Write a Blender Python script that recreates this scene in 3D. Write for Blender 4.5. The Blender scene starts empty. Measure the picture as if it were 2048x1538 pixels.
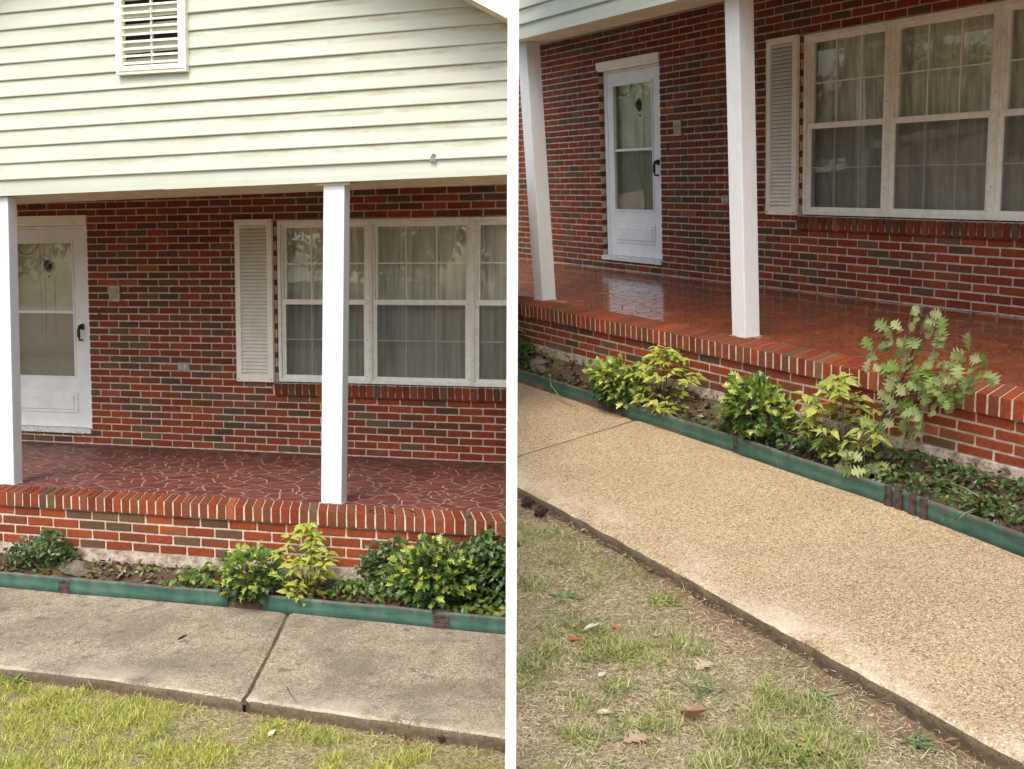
import bpy, bmesh, math, random
import numpy as np
from mathutils import Matrix, Vector, noise
rad = math.radians
random.seed(7); RNG = np.random.default_rng(7)
sc = bpy.context.scene; COL = sc.collection

# ------------------------------------------------------------------ camera
CAMROWS = [[0.9644106656717142, -0.024717519603953436, 0.26325104399274346, 4.67738168671768],
           [0.26438583518337444, 0.0769961863810187, -0.9613385030451912, -8.171277613860774],
           [0.0034925768467917334, 0.9967249527865787, 0.08079090542605429, 1.3221488174541396], [0, 0, 0, 1]]
CAM = Matrix(CAMROWS)
F_PX = 2137.876
cd = bpy.data.cameras.new('camera'); cam = bpy.data.objects.new('camera', cd); COL.objects.link(cam)
cd.sensor_fit = 'HORIZONTAL'; cd.sensor_width = 36; cd.lens = F_PX / 2048 * 36
cd.clip_start = .05; cd.clip_end = 500
cam.matrix_world = CAM; sc.camera = cam

# ------------------------------------------------------------------ sky, sun, exposure
SUN_EL, SUN_AZ = rad(54), (-.05, -1.0)
w = bpy.data.worlds.new('World'); sc.world = w; w.use_nodes = True
nt = w.node_tree; bg = nt.nodes['Background']
sky = nt.nodes.new('ShaderNodeTexSky'); sky.sky_type = 'NISHITA'; sky.sun_disc = False
sky.sun_elevation = SUN_EL; sky.sun_rotation = math.atan2(SUN_AZ[0], SUN_AZ[1])
sky.air_density = 1.0; sky.dust_density = 5.0; sky.ozone_density = 1.0
nt.links.new(sky.outputs[0], bg.inputs[0]); bg.inputs[1].default_value = .15
sd = bpy.data.lights.new('sun', 'SUN'); sd.energy = .85; sd.angle = rad(24); sd.color = (1, .955, .87)
so = bpy.data.objects.new('sun', sd); COL.objects.link(so)
sv = Vector((SUN_AZ[0], SUN_AZ[1], 0)).normalized() * math.cos(SUN_EL) + Vector((0, 0, math.sin(SUN_EL)))
so.rotation_euler = sv.to_track_quat('Z', 'Y').to_euler()
vs = sc.view_settings
vs.view_transform = 'Standard'; vs.look = 'None'; vs.gamma = 1; vs.use_curve_mapping = False; vs.exposure = .94

# ------------------------------------------------------------------ the two views of the porch
MR = Matrix([[0.6901518310160946, 0.7235343709667126, -0.013728225483853732, 4.362766540614687],
             [-0.7184043990168787, 0.682728790809799, -0.13332860785513098, 0.9848188847387991],
             [-0.08709517563177395, 0.10187940041634158, 0.9909768000071832, 1.4130609307188364], [0, 0, 0, 1]])
VIEW = {'L': Matrix.Identity(4), 'R': MR}
CAMI = CAM.inverted()
HALF_GAP = .0215
V = 'L'                      # the view being built
BUILT = {'L': [], 'R': []}
SETLOC = {}

def campos(p, v=None):
    return CAMI @ (VIEW[v or V] @ Vector(p))
def pixel(p, v=None):
    q = campos(p, v)
    if q.z > -.05: return None
    return (1024 + F_PX * q.x / -q.z, 769 - F_PX * q.y / -q.z, -q.z)
def in_view(p, m=40, v=None):
    r = pixel(p, v)
    if r is None: return False
    lo, hi = (0, 1013) if (v or V) == 'L' else (1035, 2048)
    return lo - m < r[0] < hi + m and -m < r[1] < 1538 + m
CAMN = np.array(CAMI)
def pixels_np(P, v=None):
    A = CAMN @ np.array(VIEW[v or V]); q = P @ A[:3, :3].T + A[:3, 3]
    d = np.maximum(-q[:, 2], 1e-3)
    return 1024 + F_PX * q[:, 0] / d, 769 - F_PX * q[:, 1] / d, -q[:, 2]
def mask_view(P, m=60):
    u, vv, d = pixels_np(P); lo, hi = (0, 1013) if V == 'L' else (1035, 2048)
    return (u > lo - m) & (u < hi + m) & (vv > -m) & (vv < 1538 + m) & (d > .1)

# ------------------------------------------------------------------ node helpers
def new_mat(name):
    m = bpy.data.materials.new(name); m.use_nodes = True
    n = m.node_tree; p = n.nodes['Principled BSDF']
    return m, n, p
def N(n, t, **k):
    o = n.nodes.new(t)
    for a, b in k.items(): setattr(o, a, b)
    return o
def pos(n, sx=1, sy=1, sz=1):
    g = N(n, 'ShaderNodeNewGeometry')
    if (sx, sy, sz) == (1, 1, 1): return g.outputs['Position']
    m = N(n, 'ShaderNodeMapping'); m.inputs['Scale'].default_value = (sx, sy, sz)
    n.links.new(g.outputs['Position'], m.inputs['Vector']); return m.outputs[0]
def objco(n, sx=1, sy=1, sz=1):
    g = N(n, 'ShaderNodeTexCoord')
    m = N(n, 'ShaderNodeMapping'); m.inputs['Scale'].default_value = (sx, sy, sz)
    n.links.new(g.outputs['Object'], m.inputs['Vector']); return m.outputs[0]
def ntex(n, vec, scale, detail=4, rough=.6, dist=0):
    t = N(n, 'ShaderNodeTexNoise'); t.inputs['Scale'].default_value = scale; t.inputs['Detail'].default_value = detail
    t.inputs['Roughness'].default_value = rough; t.inputs['Distortion'].default_value = dist
    n.links.new(vec, t.inputs['Vector']); return t.outputs['Fac']
def vtex(n, vec, scale, out='Distance', rnd=1):
    t = N(n, 'ShaderNodeTexVoronoi'); t.inputs['Scale'].default_value = scale; t.inputs['Randomness'].default_value = rnd
    n.links.new(vec, t.inputs['Vector']); return t.outputs[out]
def ramp(n, fac, stops, interp='LINEAR'):
    r = N(n, 'ShaderNodeValToRGB'); cr = r.color_ramp; cr.interpolation = interp
    while len(cr.elements) < len(stops): cr.elements.new(.5)
    for e, (p, c) in zip(cr.elements, stops):
        e.position = p; e.color = (c[0], c[1], c[2], 1) if not isinstance(c, (int, float)) else (c, c, c, 1)
    n.links.new(fac, r.inputs[0]); return r.outputs[0]
def mix(n, fac, a, b, mode='MIX'):
    m = N(n, 'ShaderNodeMix', data_type='RGBA', blend_type=mode)
    for s, i in ((fac, 0), (a, 6), (b, 7)):
        if isinstance(s, (int, float)): m.inputs[i].default_value = s
        elif isinstance(s, tuple): m.inputs[i].default_value = (*s, 1)
        else: n.links.new(s, m.inputs[i])
    return m.outputs[2]
def mathn(n, op, a, b=0.0):
    m = N(n, 'ShaderNodeMath', operation=op)
    for s, i in ((a, 0), (b, 1)):
        if isinstance(s, (int, float)): m.inputs[i].default_value = s
        else: n.links.new(s, m.inputs[i])
    return m.outputs[0]
def bump(n, p, h, strength=.3, dist=.005):
    b = N(n, 'ShaderNodeBump'); b.inputs['Strength'].default_value = strength; b.inputs['Distance'].default_value = dist
    n.links.new(h, b.inputs['Height']); n.links.new(b.outputs[0], p.inputs['Normal'])
def sep(n, vec):
    s = N(n, 'ShaderNodeSeparateXYZ'); n.links.new(vec, s.inputs[0]); return s.outputs
def attr(n, name='tint'):
    a = N(n, 'ShaderNodeAttribute', attribute_name=name); return a.outputs['Color']

def plain(name, c, rough=.6, var=.12, scale=18, bmp=.15, bscale=120, spec=.3, streak=(1, 1, 1), metal=0):
    m, n, p = new_mat(name)
    f = ntex(n, pos(n, *streak), scale)
    c2 = tuple(max(0, x * (1 - 2.2 * var)) for x in c); c1 = tuple(min(1, x * (1 + var)) for x in c)
    n.links.new(ramp(n, f, [(.3, c2), (.62, c1)]), p.inputs['Base Color'])
    p.inputs['Roughness'].default_value = rough; p.inputs['Specular IOR Level'].default_value = spec
    p.inputs['Metallic'].default_value = metal
    if bmp: bump(n, p, ntex(n, pos(n, *streak), bscale), bmp, .002)
    return m

def tinted(name, rough=.8, var=.35, scale=60, bmp=.5, bscale=350, bdist=.002, spec=.2, rnd=.18, speck=None):
    m, n, p = new_mat(name)
    f = ntex(n, pos(n), scale, 5, .65)
    c = mix(n, 1.0, attr(n), ramp(n, f, [(.25, 1 - var), (.7, 1 + var * .5)]), 'MULTIPLY')
    oi = N(n, 'ShaderNodeObjectInfo')
    c = mix(n, 1.0, c, ramp(n, oi.outputs['Random'], [(0, 1 - rnd), (1, 1 + rnd)]), 'MULTIPLY')
    c = mix(n, 1.0, c, ramp(n, ntex(n, pos(n, 1, 1, .6), 2.2, 6, .7), [(.3, .78), (.7, 1.12)]), 'MULTIPLY')
    c = mix(n, ramp(n, ntex(n, pos(n, 1, 1, 1), 30, 5, .8), [(.64, 0.0), (.74, .35)]), c, (.42, .34, .27))
    if speck:
        c = mix(n, ramp(n, ntex(n, pos(n), speck[0], 3, .7), [(speck[1], 0.0), (speck[1] + .08, 1.0)]), c, speck[2])
    n.links.new(c, p.inputs['Base Color'])
    p.inputs['Roughness'].default_value = rough; p.inputs['Specular IOR Level'].default_value = spec
    bump(n, p, ntex(n, pos(n), bscale, 4, .7), bmp, bdist)
    return m

def leafmat(name, rough=.42, trans=.35):
    m, n, p = new_mat(name)
    c = mix(n, 1.0, attr(n), ramp(n, ntex(n, pos(n), 45, 3), [(.3, .75), (.7, 1.15)]), 'MULTIPLY')
    n.links.new(c, p.inputs['Base Color']); p.inputs['Roughness'].default_value = rough
    p.inputs['Specular IOR Level'].default_value = .35
    t = N(n, 'ShaderNodeBsdfTranslucent'); n.links.new(mix(n, 1.0, c, (1.25, 1.2, .6), 'MULTIPLY'), t.inputs[0])
    ms = N(n, 'ShaderNodeMixShader'); ms.inputs[0].default_value = trans
    o = n.nodes['Material Output']
    n.links.new(p.outputs[0], ms.inputs[1]); n.links.new(t.outputs[0], ms.inputs[2]); n.links.new(ms.outputs[0], o.inputs[0])
    return m

M = {}
M['brick'] = tinted('brick_clay', .82, .4, 55, .55, 420, .0022)
M['mortar'] = plain('mortar', (.53, .44, .355), .95, .16, 26, .6, 300)
M['siding'] = None
def siding_mat():
    m, n, p = new_mat('vinyl_siding')
    P = pos(n)
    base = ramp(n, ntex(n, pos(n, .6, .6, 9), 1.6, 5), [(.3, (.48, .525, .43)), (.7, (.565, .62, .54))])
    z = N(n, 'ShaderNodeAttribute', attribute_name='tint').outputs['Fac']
    lap_band = mathn(n, 'MULTIPLY', ramp(n, z, [(.52, 0.0), (.72, 1.0), (1, .8)]), ramp(n, ntex(n, pos(n, .9, 1, 5), 3.1, 6, .75), [(.4, 0.0), (.62, 1.0)]))  # olive band towards the top of each plank, stronger towards larger x
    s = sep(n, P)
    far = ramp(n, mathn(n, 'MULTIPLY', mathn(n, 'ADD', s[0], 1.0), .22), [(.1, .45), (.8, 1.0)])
    c = mix(n, mathn(n, 'MULTIPLY', lap_band, far), base, (.36, .34, .22))
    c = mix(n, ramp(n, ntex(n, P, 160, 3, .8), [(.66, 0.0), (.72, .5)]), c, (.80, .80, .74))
    n.links.new(c, p.inputs['Base Color']); p.inputs['Roughness'].default_value = .5
    p.inputs['Specular IOR Level'].default_value = .35
    bump(n, p, ntex(n, pos(n, 3, 3, 40), 9, 4), .12, .002)
    return m
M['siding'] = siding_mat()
def post_mat():
    m, n, p = new_mat('painted_post')
    P = pos(n)
    g = ntex(n, pos(n, 30, 30, 1.2), 4, 6, .7)
    c = ramp(n, g, [(.3, (.60, .635, .64)), (.6, (.70, .74, .75))])
    k = ramp(n, ntex(n, pos(n, 22, 22, 4), 2.3, 5, .8), [(.655, 0.0), (.68, .75)])
    c = mix(n, k, c, (.38, .36, .31))
    n.links.new(c, p.inputs['Base Color']); p.inputs['Roughness'].default_value = .55
    bump(n, p, ntex(n, pos(n, 60, 60, 2.5), 3, 6, .7), .35, .004)
    return m
M['post'] = post_mat()
M['trim'] = plain('white_trim', (.86, .86, .74), .45, .04, 12, .08, 90)
M['ceiling'] = plain('darkened_porch_ceiling', (.30, .26, .18), .6, .1, 8)  # unseen ceiling, coloured dark to cut bounce light on the upper wall
M['soffit'] = plain('beige_soffit', (.68, .62, .46), .55, .08, 8, .1, 60)
M['door'] = plain('door_paint', (.76, .80, .78), .4, .04, 6, .06, 80)
M['doorin'] = plain('inner_door_paint', (.76, .77, .64), .45, .05, 6, .06, 80)
M['alum'] = plain('window_frame', (.84, .86, .77), .42, .05, 20, .08, 120, .4)
M['dark'] = plain('dark_cavity', (.015, .015, .014), .9, .2)
M['black'] = plain('black_metal', (.018, .018, .018), .4, .2, spec=.5)
M['bronze'] = plain('knocker_metal', (.05, .045, .035), .4, .3, spec=.5)
M['curtain'] = plain('sheer_curtain', (.84, .84, .79), .9, .14, 5, .1, 200, streak=(6, 6, .3))
M['plate'] = plain('cream_plate', (.50, .46, .30), .55, .1)
M['grey'] = plain('outlet_metal', (.42, .42, .40), .45, .2, 60, spec=.5)
M['thresh'] = tinted('threshold', .7)
def worn_white():
    m, n, p = new_mat('worn_threshold')
    c = mix(n, ramp(n, ntex(n, pos(n, 1, 1, 3), 38, 5, .8), [(.52, 0.0), (.62, .9)]), (.72, .72, .66), (.12, .11, .10))
    n.links.new(c, p.inputs['Base Color']); p.inputs['Roughness'].default_value = .7
    return m
M['thresh'] = worn_white()
def footing():
    m, n, p = new_mat('stained_footing')
    c = ramp(n, ntex(n, pos(n), 14, 6, .8), [(.38, (.16, .10, .07)), (.52, (.42, .36, .29)), (.68, (.62, .58, .50))])
    n.links.new(c, p.inputs['Base Color']); p.inputs['Roughness'].default_value = .95
    bump(n, p, ntex(n, pos(n), 60), .5, .006)
    return m
M['footing'] = footing()
def tile_mat(name, wet):
    m, n, p = new_mat(name)
    f = ntex(n, pos(n), 9, 5, .7)
    c = mix(n, 1.0, attr(n), ramp(n, f, [(.3, .72), (.7, 1.2)]), 'MULTIPLY')
    oi = N(n, 'ShaderNodeObjectInfo')
    c = mix(n, 1.0, c, ramp(n, oi.outputs['Random'], [(0, .85), (1, 1.15)]), 'MULTIPLY')
    n.links.new(c, p.inputs['Base Color'])
    if wet:
        n.links.new(ramp(n, ntex(n, pos(n), 3.5, 5), [(.35, .18), (.7, .32)]), p.inputs['Roughness'])
        p.inputs['Coat Weight'].default_value = 1.0; n.links.new(ramp(n, ntex(n, pos(n), 2.0, 5), [(.35, .06), (.7, .17)]), p.inputs['Coat Roughness']); p.inputs['Coat IOR'].default_value = 1.45
        p.inputs['Specular IOR Level'].default_value = .6
        bump(n, p, ntex(n, pos(n, 1, 1, 1), 22, 3), .22, .004)
    else:
        n.links.new(ramp(n, ntex(n, pos(n), 6, 5), [(.35, .42), (.7, .62)]), p.inputs['Roughness'])
        p.inputs['Specular IOR Level'].default_value = .4
        bump(n, p, ntex(n, pos(n), 40, 3), .2, .003)
    return m
M['tileL'] = tile_mat('dry_porch_tile', False); M['tileR'] = tile_mat('wet_porch_tile', True)
def grout(name, c, wet):
    m = plain(name, c, .25 if wet else .85, .2, 30, .3, 200, .5 if wet else .2); return m
M['groutL'] = grout('dry_grout', (.34, .255, .19), False); M['groutR'] = grout('wet_grout', (.10, .034, .015), True)

def concrete(name, right):
    m, n, p = new_mat(name)
    P = pos(n)
    co = N(n, 'ShaderNodeTexCoord').outputs['Object']
    ag = vtex(n, P, 165, 'Color'); g = sep(n, ag)[0]
    fine = ntex(n, P, 260, 3, .8)
    if right:
        base = ramp(n, ntex(n, P, 7, 6, .7), [(.3, (.32, .225, .120)), (.7, (.42, .312, .182))])
        spk = [(.0, (.13, .08, .03)), (.25, (.35, .252, .140)), (.6, (.455, .345, .208)), (.92, (.59, .51, .37))]
        holes = [(.655, 0.0), (.70, .92)]; hs = 75; hc = (.11, .07, .035)
    else:
        base = ramp(n, ntex(n, P, 5, 7, .75), [(.28, (.19, .155, .105)), (.52, (.31, .26, .185)), (.75, (.38, .33, .24))])
        spk = [(.0, (.11, .085, .055)), (.3, (.31, .255, .175)), (.6, (.41, .35, .25)), (.92, (.60, .54, .42))]
        holes = [(.62, 0.0), (.70, .75)]; hs = 55; hc = (.12, .105, .085)
    c = mix(n, .75, base, ramp(n, g, spk))
    c = mix(n, 1.0, c, ramp(n, ntex(n, P, 1.3, 5, .65), [(.3, .80), (.7, 1.06)]), 'MULTIPLY')
    vn = N(n, 'ShaderNodeTexVoronoi'); vn.inputs['Scale'].default_value = 75; n.links.new(P, vn.inputs['Vector'])
    thr = ramp(n, ntex(n, P, 1.7, 4, .6), [(.35, .90), (.65, .62)])
    peb = mathn(n, 'MULTIPLY', ramp(n, vn.outputs['Distance'], [(.26, 1.0), (.40, 0.0)]), mathn(n, 'GREATER_THAN', sep(n, vn.outputs['Color'])[1], thr))
    c = mix(n, mathn(n, 'MULTIPLY', peb, .9 if right else .7), c, (.10, .06, .03) if right else (.10, .085, .065))
    vw = N(n, 'ShaderNodeTexVoronoi'); vw.inputs['Scale'].default_value = 95; n.links.new(P, vw.inputs['Vector'])
    peb2 = mathn(n, 'MULTIPLY', ramp(n, vw.outputs['Distance'], [(.25, 1.0), (.40, 0.0)]), mathn(n, 'GREATER_THAN', sep(n, vw.outputs['Color'])[0], .80))
    c = mix(n, mathn(n, 'MULTIPLY', peb2, .8), c, (.70, .63, .48) if right else (.62, .57, .47))
    c = mix(n, ramp(n, fine, [(.53, 0.0), (.63, .65)]), c, hc)
    c = mix(n, ramp(n, ntex(n, P, hs, 4, .75), holes), c, hc)
    if not right:
        st = ramp(n, ntex(n, pos(n, 1.2, 1, 1), 1.9, 7, .72, .6), [(.44, 0.0), (.60, .62)])
        c = mix(n, st, c, (.15, .125, .095))
        bl = ramp(n, ntex(n, P, 12, 4, .6), [(.60, 0.0), (.68, .8)])
        c = mix(n, bl, c, (.13, .115, .095))
        sk = ramp(n, ntex(n, pos(n, 9, 1.3, 1), 1.6, 6, .75), [(.56, 0.0), (.66, .5)])
        c = mix(n, sk, c, (.12, .10, .075))
    # paler worn margin along the lawn side, mortar smeared at the edge
    e = attr(n, 'tint'); s = sep(n, e)
    mg = mathn(n, 'MULTIPLY', ramp(n, s[0], [(.0, 1.0), (.5, .45), (1, 0.0)]), ramp(n, ntex(n, P, 3.2, 6, .75), [(.40, 0.0), (.60, 1.0)]))
    c = mix(n, mathn(n, 'MULTIPLY', mg, .75), c, (.58, .52, .40) if right else (.52, .47, .36))
    # soil-stained sides
    c = mix(n, s[1], c, ramp(n, ntex(n, pos(n, 1, 1, 2), 25, 6, .75), [(.3, (.06, .045, .03)), (.7, (.20, .15, .10))]))
    n.links.new(c, p.inputs['Base Color']); p.inputs['Roughness'].default_value = .92
    p.inputs['Specular IOR Level'].default_value = .2
    h = mathn(n, 'ADD', ntex(n, P, 210, 3, .8), mathn(n, 'MULTIPLY', ntex(n, P, hs, 4, .75), 1.2))
    bump(n, p, h, .55, .004)
    return m
M['concL'] = concrete('stained_concrete', False); M['concR'] = concrete('washed_aggregate_concrete', True)
def soil():
    m, n, p = new_mat('bed_soil')
    P = pos(n)
    c = ramp(n, ntex(n, P, 28, 7, .8), [(.3, (.035, .022, .013)), (.5, (.085, .055, .032)), (.72, (.17, .12, .075))])
    mo = ramp(n, ntex(n, P, 3.3, 5, .6), [(.52, 0.0), (.62, .8)])
    c = mix(n, mo, c, ramp(n, ntex(n, P, 90, 4), [(.3, (.07, .075, .012)), (.7, (.19, .17, .035))]))
    n.links.new(c, p.inputs['Base Color']); p.inputs['Roughness'].default_value = .97
    bump(n, p, ntex(n, P, 70, 6, .75), .8, .015)
    return m
M['soil'] = soil()
def lawn_ground(name, bare):
    m, n, p = new_mat(name)
    P = pos(n)
    c = ramp(n, ntex(n, P, 34, 7, .8), [(.28, (.12, .085, .05)), (.5, (.28, .22, .13)), (.75, (.45, .38, .24))])
    c = mix(n, ramp(n, ntex(n, P, 2.6, 5, .65), [(.42, 0.0), (.62, .65)]), c, (.13, .15, .04))
    s = sep(n, attr(n, 'tint'))
    c = mix(n, s[0], c, ramp(n, ntex(n, P, 40, 6, .7), [(.3, (.13, .075, .04)), (.7, (.30, .19, .11))]))
    n.links.new(c, p.inputs['Base Color']); p.inputs['Roughness'].default_value = .95
    bump(n, p, ntex(n, P, 90, 6, .8), .8, .015)
    return m
M['lawnL'] = lawn_ground('lawn_soil_left', .1); M['lawnR'] = lawn_ground('lawn_soil_right', .3)
M['leaf'] = leafmat('leaf'); M['grass'] = leafmat('grass_blade', .6, .3)
M['glossleaf'] = leafmat('glossy_leaf', .28, .25)
M['deadleaf'] = leafmat('dead_leaf', .75, .15)
M['bark'] = plain('bark', (.11, .075, .05), .9, .3, 60, .5, 150, .15, (1, 1, .2))
M['twig'] = plain('dry_twig', (.30, .23, .15), .9, .25, 60, .3)
M['rock'] = plain('garden_stone', (.13, .11, .08), .95, .3, 22, .7, 60)
M['burr'] = plain('seed_ball', (.055, .03, .022), .9, .3, 60, .4)
def edging():
    m, n, p = new_mat('green_plastic_edging')
    P = pos(n)
    c = ramp(n, ntex(n, pos(n, 1.5, 1.5, 10), 5, 5, .7), [(.3, (.022, .080, .060)), (.7, (.050, .150, .110))])
    h = sep(n, attr(n, 'tint'))[0]
    k = mathn(n, 'ADD', h, mathn(n, 'MULTIPLY', mathn(n, 'SUBTRACT', ntex(n, pos(n, 4, 4, 1.2), 9, 6, .8), .5), 1.9))
    c = mix(n, ramp(n, k, [(.84, 0.0), (.94, .95)]), c, (.085, .055, .045))
    c = mix(n, ramp(n, ntex(n, pos(n, 1, 1, 3), 11, 7, .8), [(.55, 0.0), (.68, .75)]), c, (.10, .085, .06))
    c = mix(n, ramp(n, ntex(n, pos(n, 2, 2, 1), 4, 5, .7), [(.45, 0.0), (.75, .5)]), c, (.16, .24, .19))
    n.links.new(c, p.inputs['Base Color']); p.inputs['Roughness'].default_value = .65
    bump(n, p, ntex(n, P, 60, 5), .25, .003)
    return m
M['edging'] = edging()
M['connector'] = plain('brown_connector', (.075, .05, .045), .7, .35, 40)
def glass():
    m = bpy.data.materials.new('window_glass'); m.use_nodes = True; n = m.node_tree
    n.nodes.remove(n.nodes['Principled BSDF'])
    t = N(n, 'ShaderNodeBsdfTransparent'); t.inputs[0].default_value = (.92, .94, .90, 1)
    g = N(n, 'ShaderNodeBsdfGlossy'); g.inputs['Roughness'].default_value = .015; g.inputs[0].default_value = (1, 1, 1, 1)
    ge = N(n, 'ShaderNodeNewGeometry'); dt = N(n, 'ShaderNodeVectorMath', operation='DOT_PRODUCT')
    n.links.new(ge.outputs['Incoming'], dt.inputs[0]); n.links.new(ge.outputs['Normal'], dt.inputs[1])
    k = mathn(n, 'SUBTRACT', 1.0, mathn(n, 'ABSOLUTE', dt.outputs['Value']))      # Schlick, the same from both sides of the pane
    k = mathn(n, 'ADD', .085, mathn(n, 'MULTIPLY', mathn(n, 'POWER', k, 5.0), .91))
    ms = N(n, 'ShaderNodeMixShader'); n.links.new(k, ms.inputs[0]); n.links.new(t.outputs[0], ms.inputs[1]); n.links.new(g.outputs[0], ms.inputs[2])
    # slight waviness of old panes
    b = N(n, 'ShaderNodeBump'); b.inputs['Strength'].default_value = .05; b.inputs['Distance'].default_value = .01
    n.links.new(ntex(n, pos(n), 3, 2), b.inputs['Height']); n.links.new(b.outputs[0], g.inputs['Normal'])
    n.links.new(ms.outputs[0], n.nodes['Material Output'].inputs[0])
    return m
M['glass'] = glass()
def screen():
    m = bpy.data.materials.new('insect_screen'); m.use_nodes = True; n = m.node_tree
    p = n.nodes['Principled BSDF']; p.inputs['Base Color'].default_value = (.075, .08, .08, 1); p.inputs['Roughness'].default_value = .6
    t = N(n, 'ShaderNodeBsdfTransparent')
    ms = N(n, 'ShaderNodeMixShader'); ms.inputs[0].default_value = .22
    n.links.new(t.outputs[0], ms.inputs[1]); n.links.new(p.outputs[0], ms.inputs[2])
    n.links.new(ms.outputs[0], n.nodes['Material Output'].inputs[0])
    return m
M['screen'] = screen()
M['hole'] = plain('bare_metal_patch', (.24, .25, .25), .5, .3, 40)
M['roof'] = plain('roof_shingle', (.16, .15, .14), .95, .25, 30, .4)
M['white'] = plain('white_paint', (.84, .84, .82), .5, .03, 10, .05)

# ------------------------------------------------------------------ mesh helpers
class MB:
    def __init__(s): s.v = []; s.f = []; s.t = []
    def add(s, vs, fs, tint=(1, 1, 1)):
        o = len(s.v); s.v += [tuple(a) for a in vs]; s.f += [tuple(i + o for i in f) for f in fs]
        if callable(tint): s.t += [tint(a) for a in vs]
        else: s.t += [tint] * len(vs)
        return s
    def box(s, x0, x1, y0, y1, z0, z1, tint=(1, 1, 1)):
        vs = [(x0, y0, z0), (x1, y0, z0), (x1, y1, z0), (x0, y1, z0), (x0, y0, z1), (x1, y0, z1), (x1, y1, z1), (x0, y1, z1)]
        return s.add(vs, [(0, 3, 2, 1), (4, 5, 6, 7), (0, 1, 5, 4), (1, 2, 6, 5), (2, 3, 7, 6), (3, 0, 4, 7)], tint)
    def tube(s, pts, rs, seg=6, tint=(1, 1, 1)):
        pts = [Vector(p) for p in pts]; rings = []
        for i, p in enumerate(pts):
            d = (pts[min(i + 1, len(pts) - 1)] - pts[max(i - 1, 0)]).normalized()
            a = d.orthogonal().normalized(); b = d.cross(a)
            rings.append([p + (a * math.cos(t) + b * math.sin(t)) * rs[i] for t in [k * math.tau / seg for k in range(seg)]])
        vs = [q for r in rings for q in r]; fs = []
        for i in range(len(pts) - 1):
            for k in range(seg):
                fs.append((i * seg + k, i * seg + (k + 1) % seg, (i + 1) * seg + (k + 1) % seg, (i + 1) * seg + k))
        fs.append(tuple(range(seg))[::-1]); fs.append(tuple(range((len(pts) - 1) * seg, len(pts) * seg)))
        return s.add(vs, fs, tint)
    def extrude(s, prof, x0, x1, slope=0.0, xr=0.0, tint=(1, 1, 1)):
        k = len(prof)
        vs = [(x0, y, z + slope * (x0 - xr)) for y, z in prof] + [(x1, y, z + slope * (x1 - xr)) for y, z in prof]
        fs = [(i, (i + 1) % k, k + (i + 1) % k, k + i) for i in range(k)] + [tuple(range(k))[::-1], tuple(range(k, 2 * k))]
        return s.add(vs, fs, tint)
    def mesh(s, name, smooth=False):
        me = bpy.data.meshes.new(name); me.from_pydata(s.v, [], s.f)
        a = me.color_attributes.new('tint', 'FLOAT_COLOR', 'POINT')
        a.data.foreach_set('color', np.array([(*t, 1) for t in s.t], np.float32).ravel())
        if smooth: me.shade_smooth()
        me.update(); return me

def np_mesh(name, verts, faces, tints=None, smooth=False):
    me = bpy.data.meshes.new(name)
    nv, nf = len(verts), len(faces); k = faces.shape[1]
    me.vertices.add(nv); me.vertices.foreach_set('co', np.ascontiguousarray(verts, np.float32).ravel())
    me.loops.add(nf * k); me.loops.foreach_set('vertex_index', np.ascontiguousarray(faces, np.int32).ravel())
    me.polygons.add(nf); me.polygons.foreach_set('loop_start', np.arange(0, nf * k, k, dtype=np.int32))
    me.polygons.foreach_set('loop_total', np.full(nf, k, np.int32))
    me.update(calc_edges=True)
    if tints is not None:
        a = me.color_attributes.new('tint', 'FLOAT_COLOR', 'POINT')
        a.data.foreach_set('color', np.ascontiguousarray(np.c_[tints, np.ones(nv)], np.float32).ravel())
    if smooth: me.shade_smooth()
    me.validate(); return me

def settint(me, t):
    a = me.color_attributes.get('tint') or me.color_attributes.new('tint', 'FLOAT_COLOR', 'POINT')
    a.data.foreach_set('color', np.tile(np.array([*t, 1], np.float32), len(me.vertices)))

def bevbox(name, dx, dy, dz, b, seg=1, tint=(1, 1, 1), jit=0.0, rnd=None):
    bm = bmesh.new(); bmesh.ops.create_cube(bm, size=1)
    for v in bm.verts:
        v.co = Vector((v.co.x * dx, v.co.y * dy, v.co.z * dz))
        if jit: v.co += Vector([(rnd or random).uniform(-jit, jit) for _ in range(3)])
    bmesh.ops.bevel(bm, geom=bm.edges[:], offset=b, segments=seg, affect='EDGES', profile=.6)
    me = bpy.data.meshes.new(name); bm.to_mesh(me); bm.free(); settint(me, tint)
    return me

def put(name, me, mt, parent=None, loc=(0, 0, 0), rot=None, scale=None):
    o = bpy.data.objects.new(name, me); COL.objects.link(o)
    if mt is not None:
        if not me.materials: me.materials.append(mt)
        elif me.materials[0] != mt:
            o.material_slots[0].link = 'OBJECT'; o.material_slots[0].material = mt
    loc = Vector(loc); SETLOC[o] = loc
    L = Matrix.Translation(loc - (SETLOC[parent] if parent else Vector()))
    if rot is not None: L = L @ rot.to_matrix().to_4x4() if hasattr(rot, 'to_matrix') else L @ rot
    if scale is not None: L = L @ Matrix.Diagonal((*scale, 1))
    if parent: o.parent = parent; o.matrix_basis = L
    else: o.matrix_basis = VIEW[V] @ L
    BUILT[V].append(o)
    return o
def obj(name, mb, mt, parent=None, smooth=False):
    me = mb if isinstance(mb, bpy.types.Mesh) else mb.mesh(name, smooth)
    co = np.empty(len(me.vertices) * 3, np.float32); me.vertices.foreach_get('co', co); co = co.reshape(-1, 3)
    c = (co.min(0) + co.max(0)) / 2; c[2] = co[:, 2].min()
    me.vertices.foreach_set('co', (co - c).astype(np.float32).ravel()); me.update()
    return put(name, me, mt, parent, tuple(float(a) for a in c))
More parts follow.
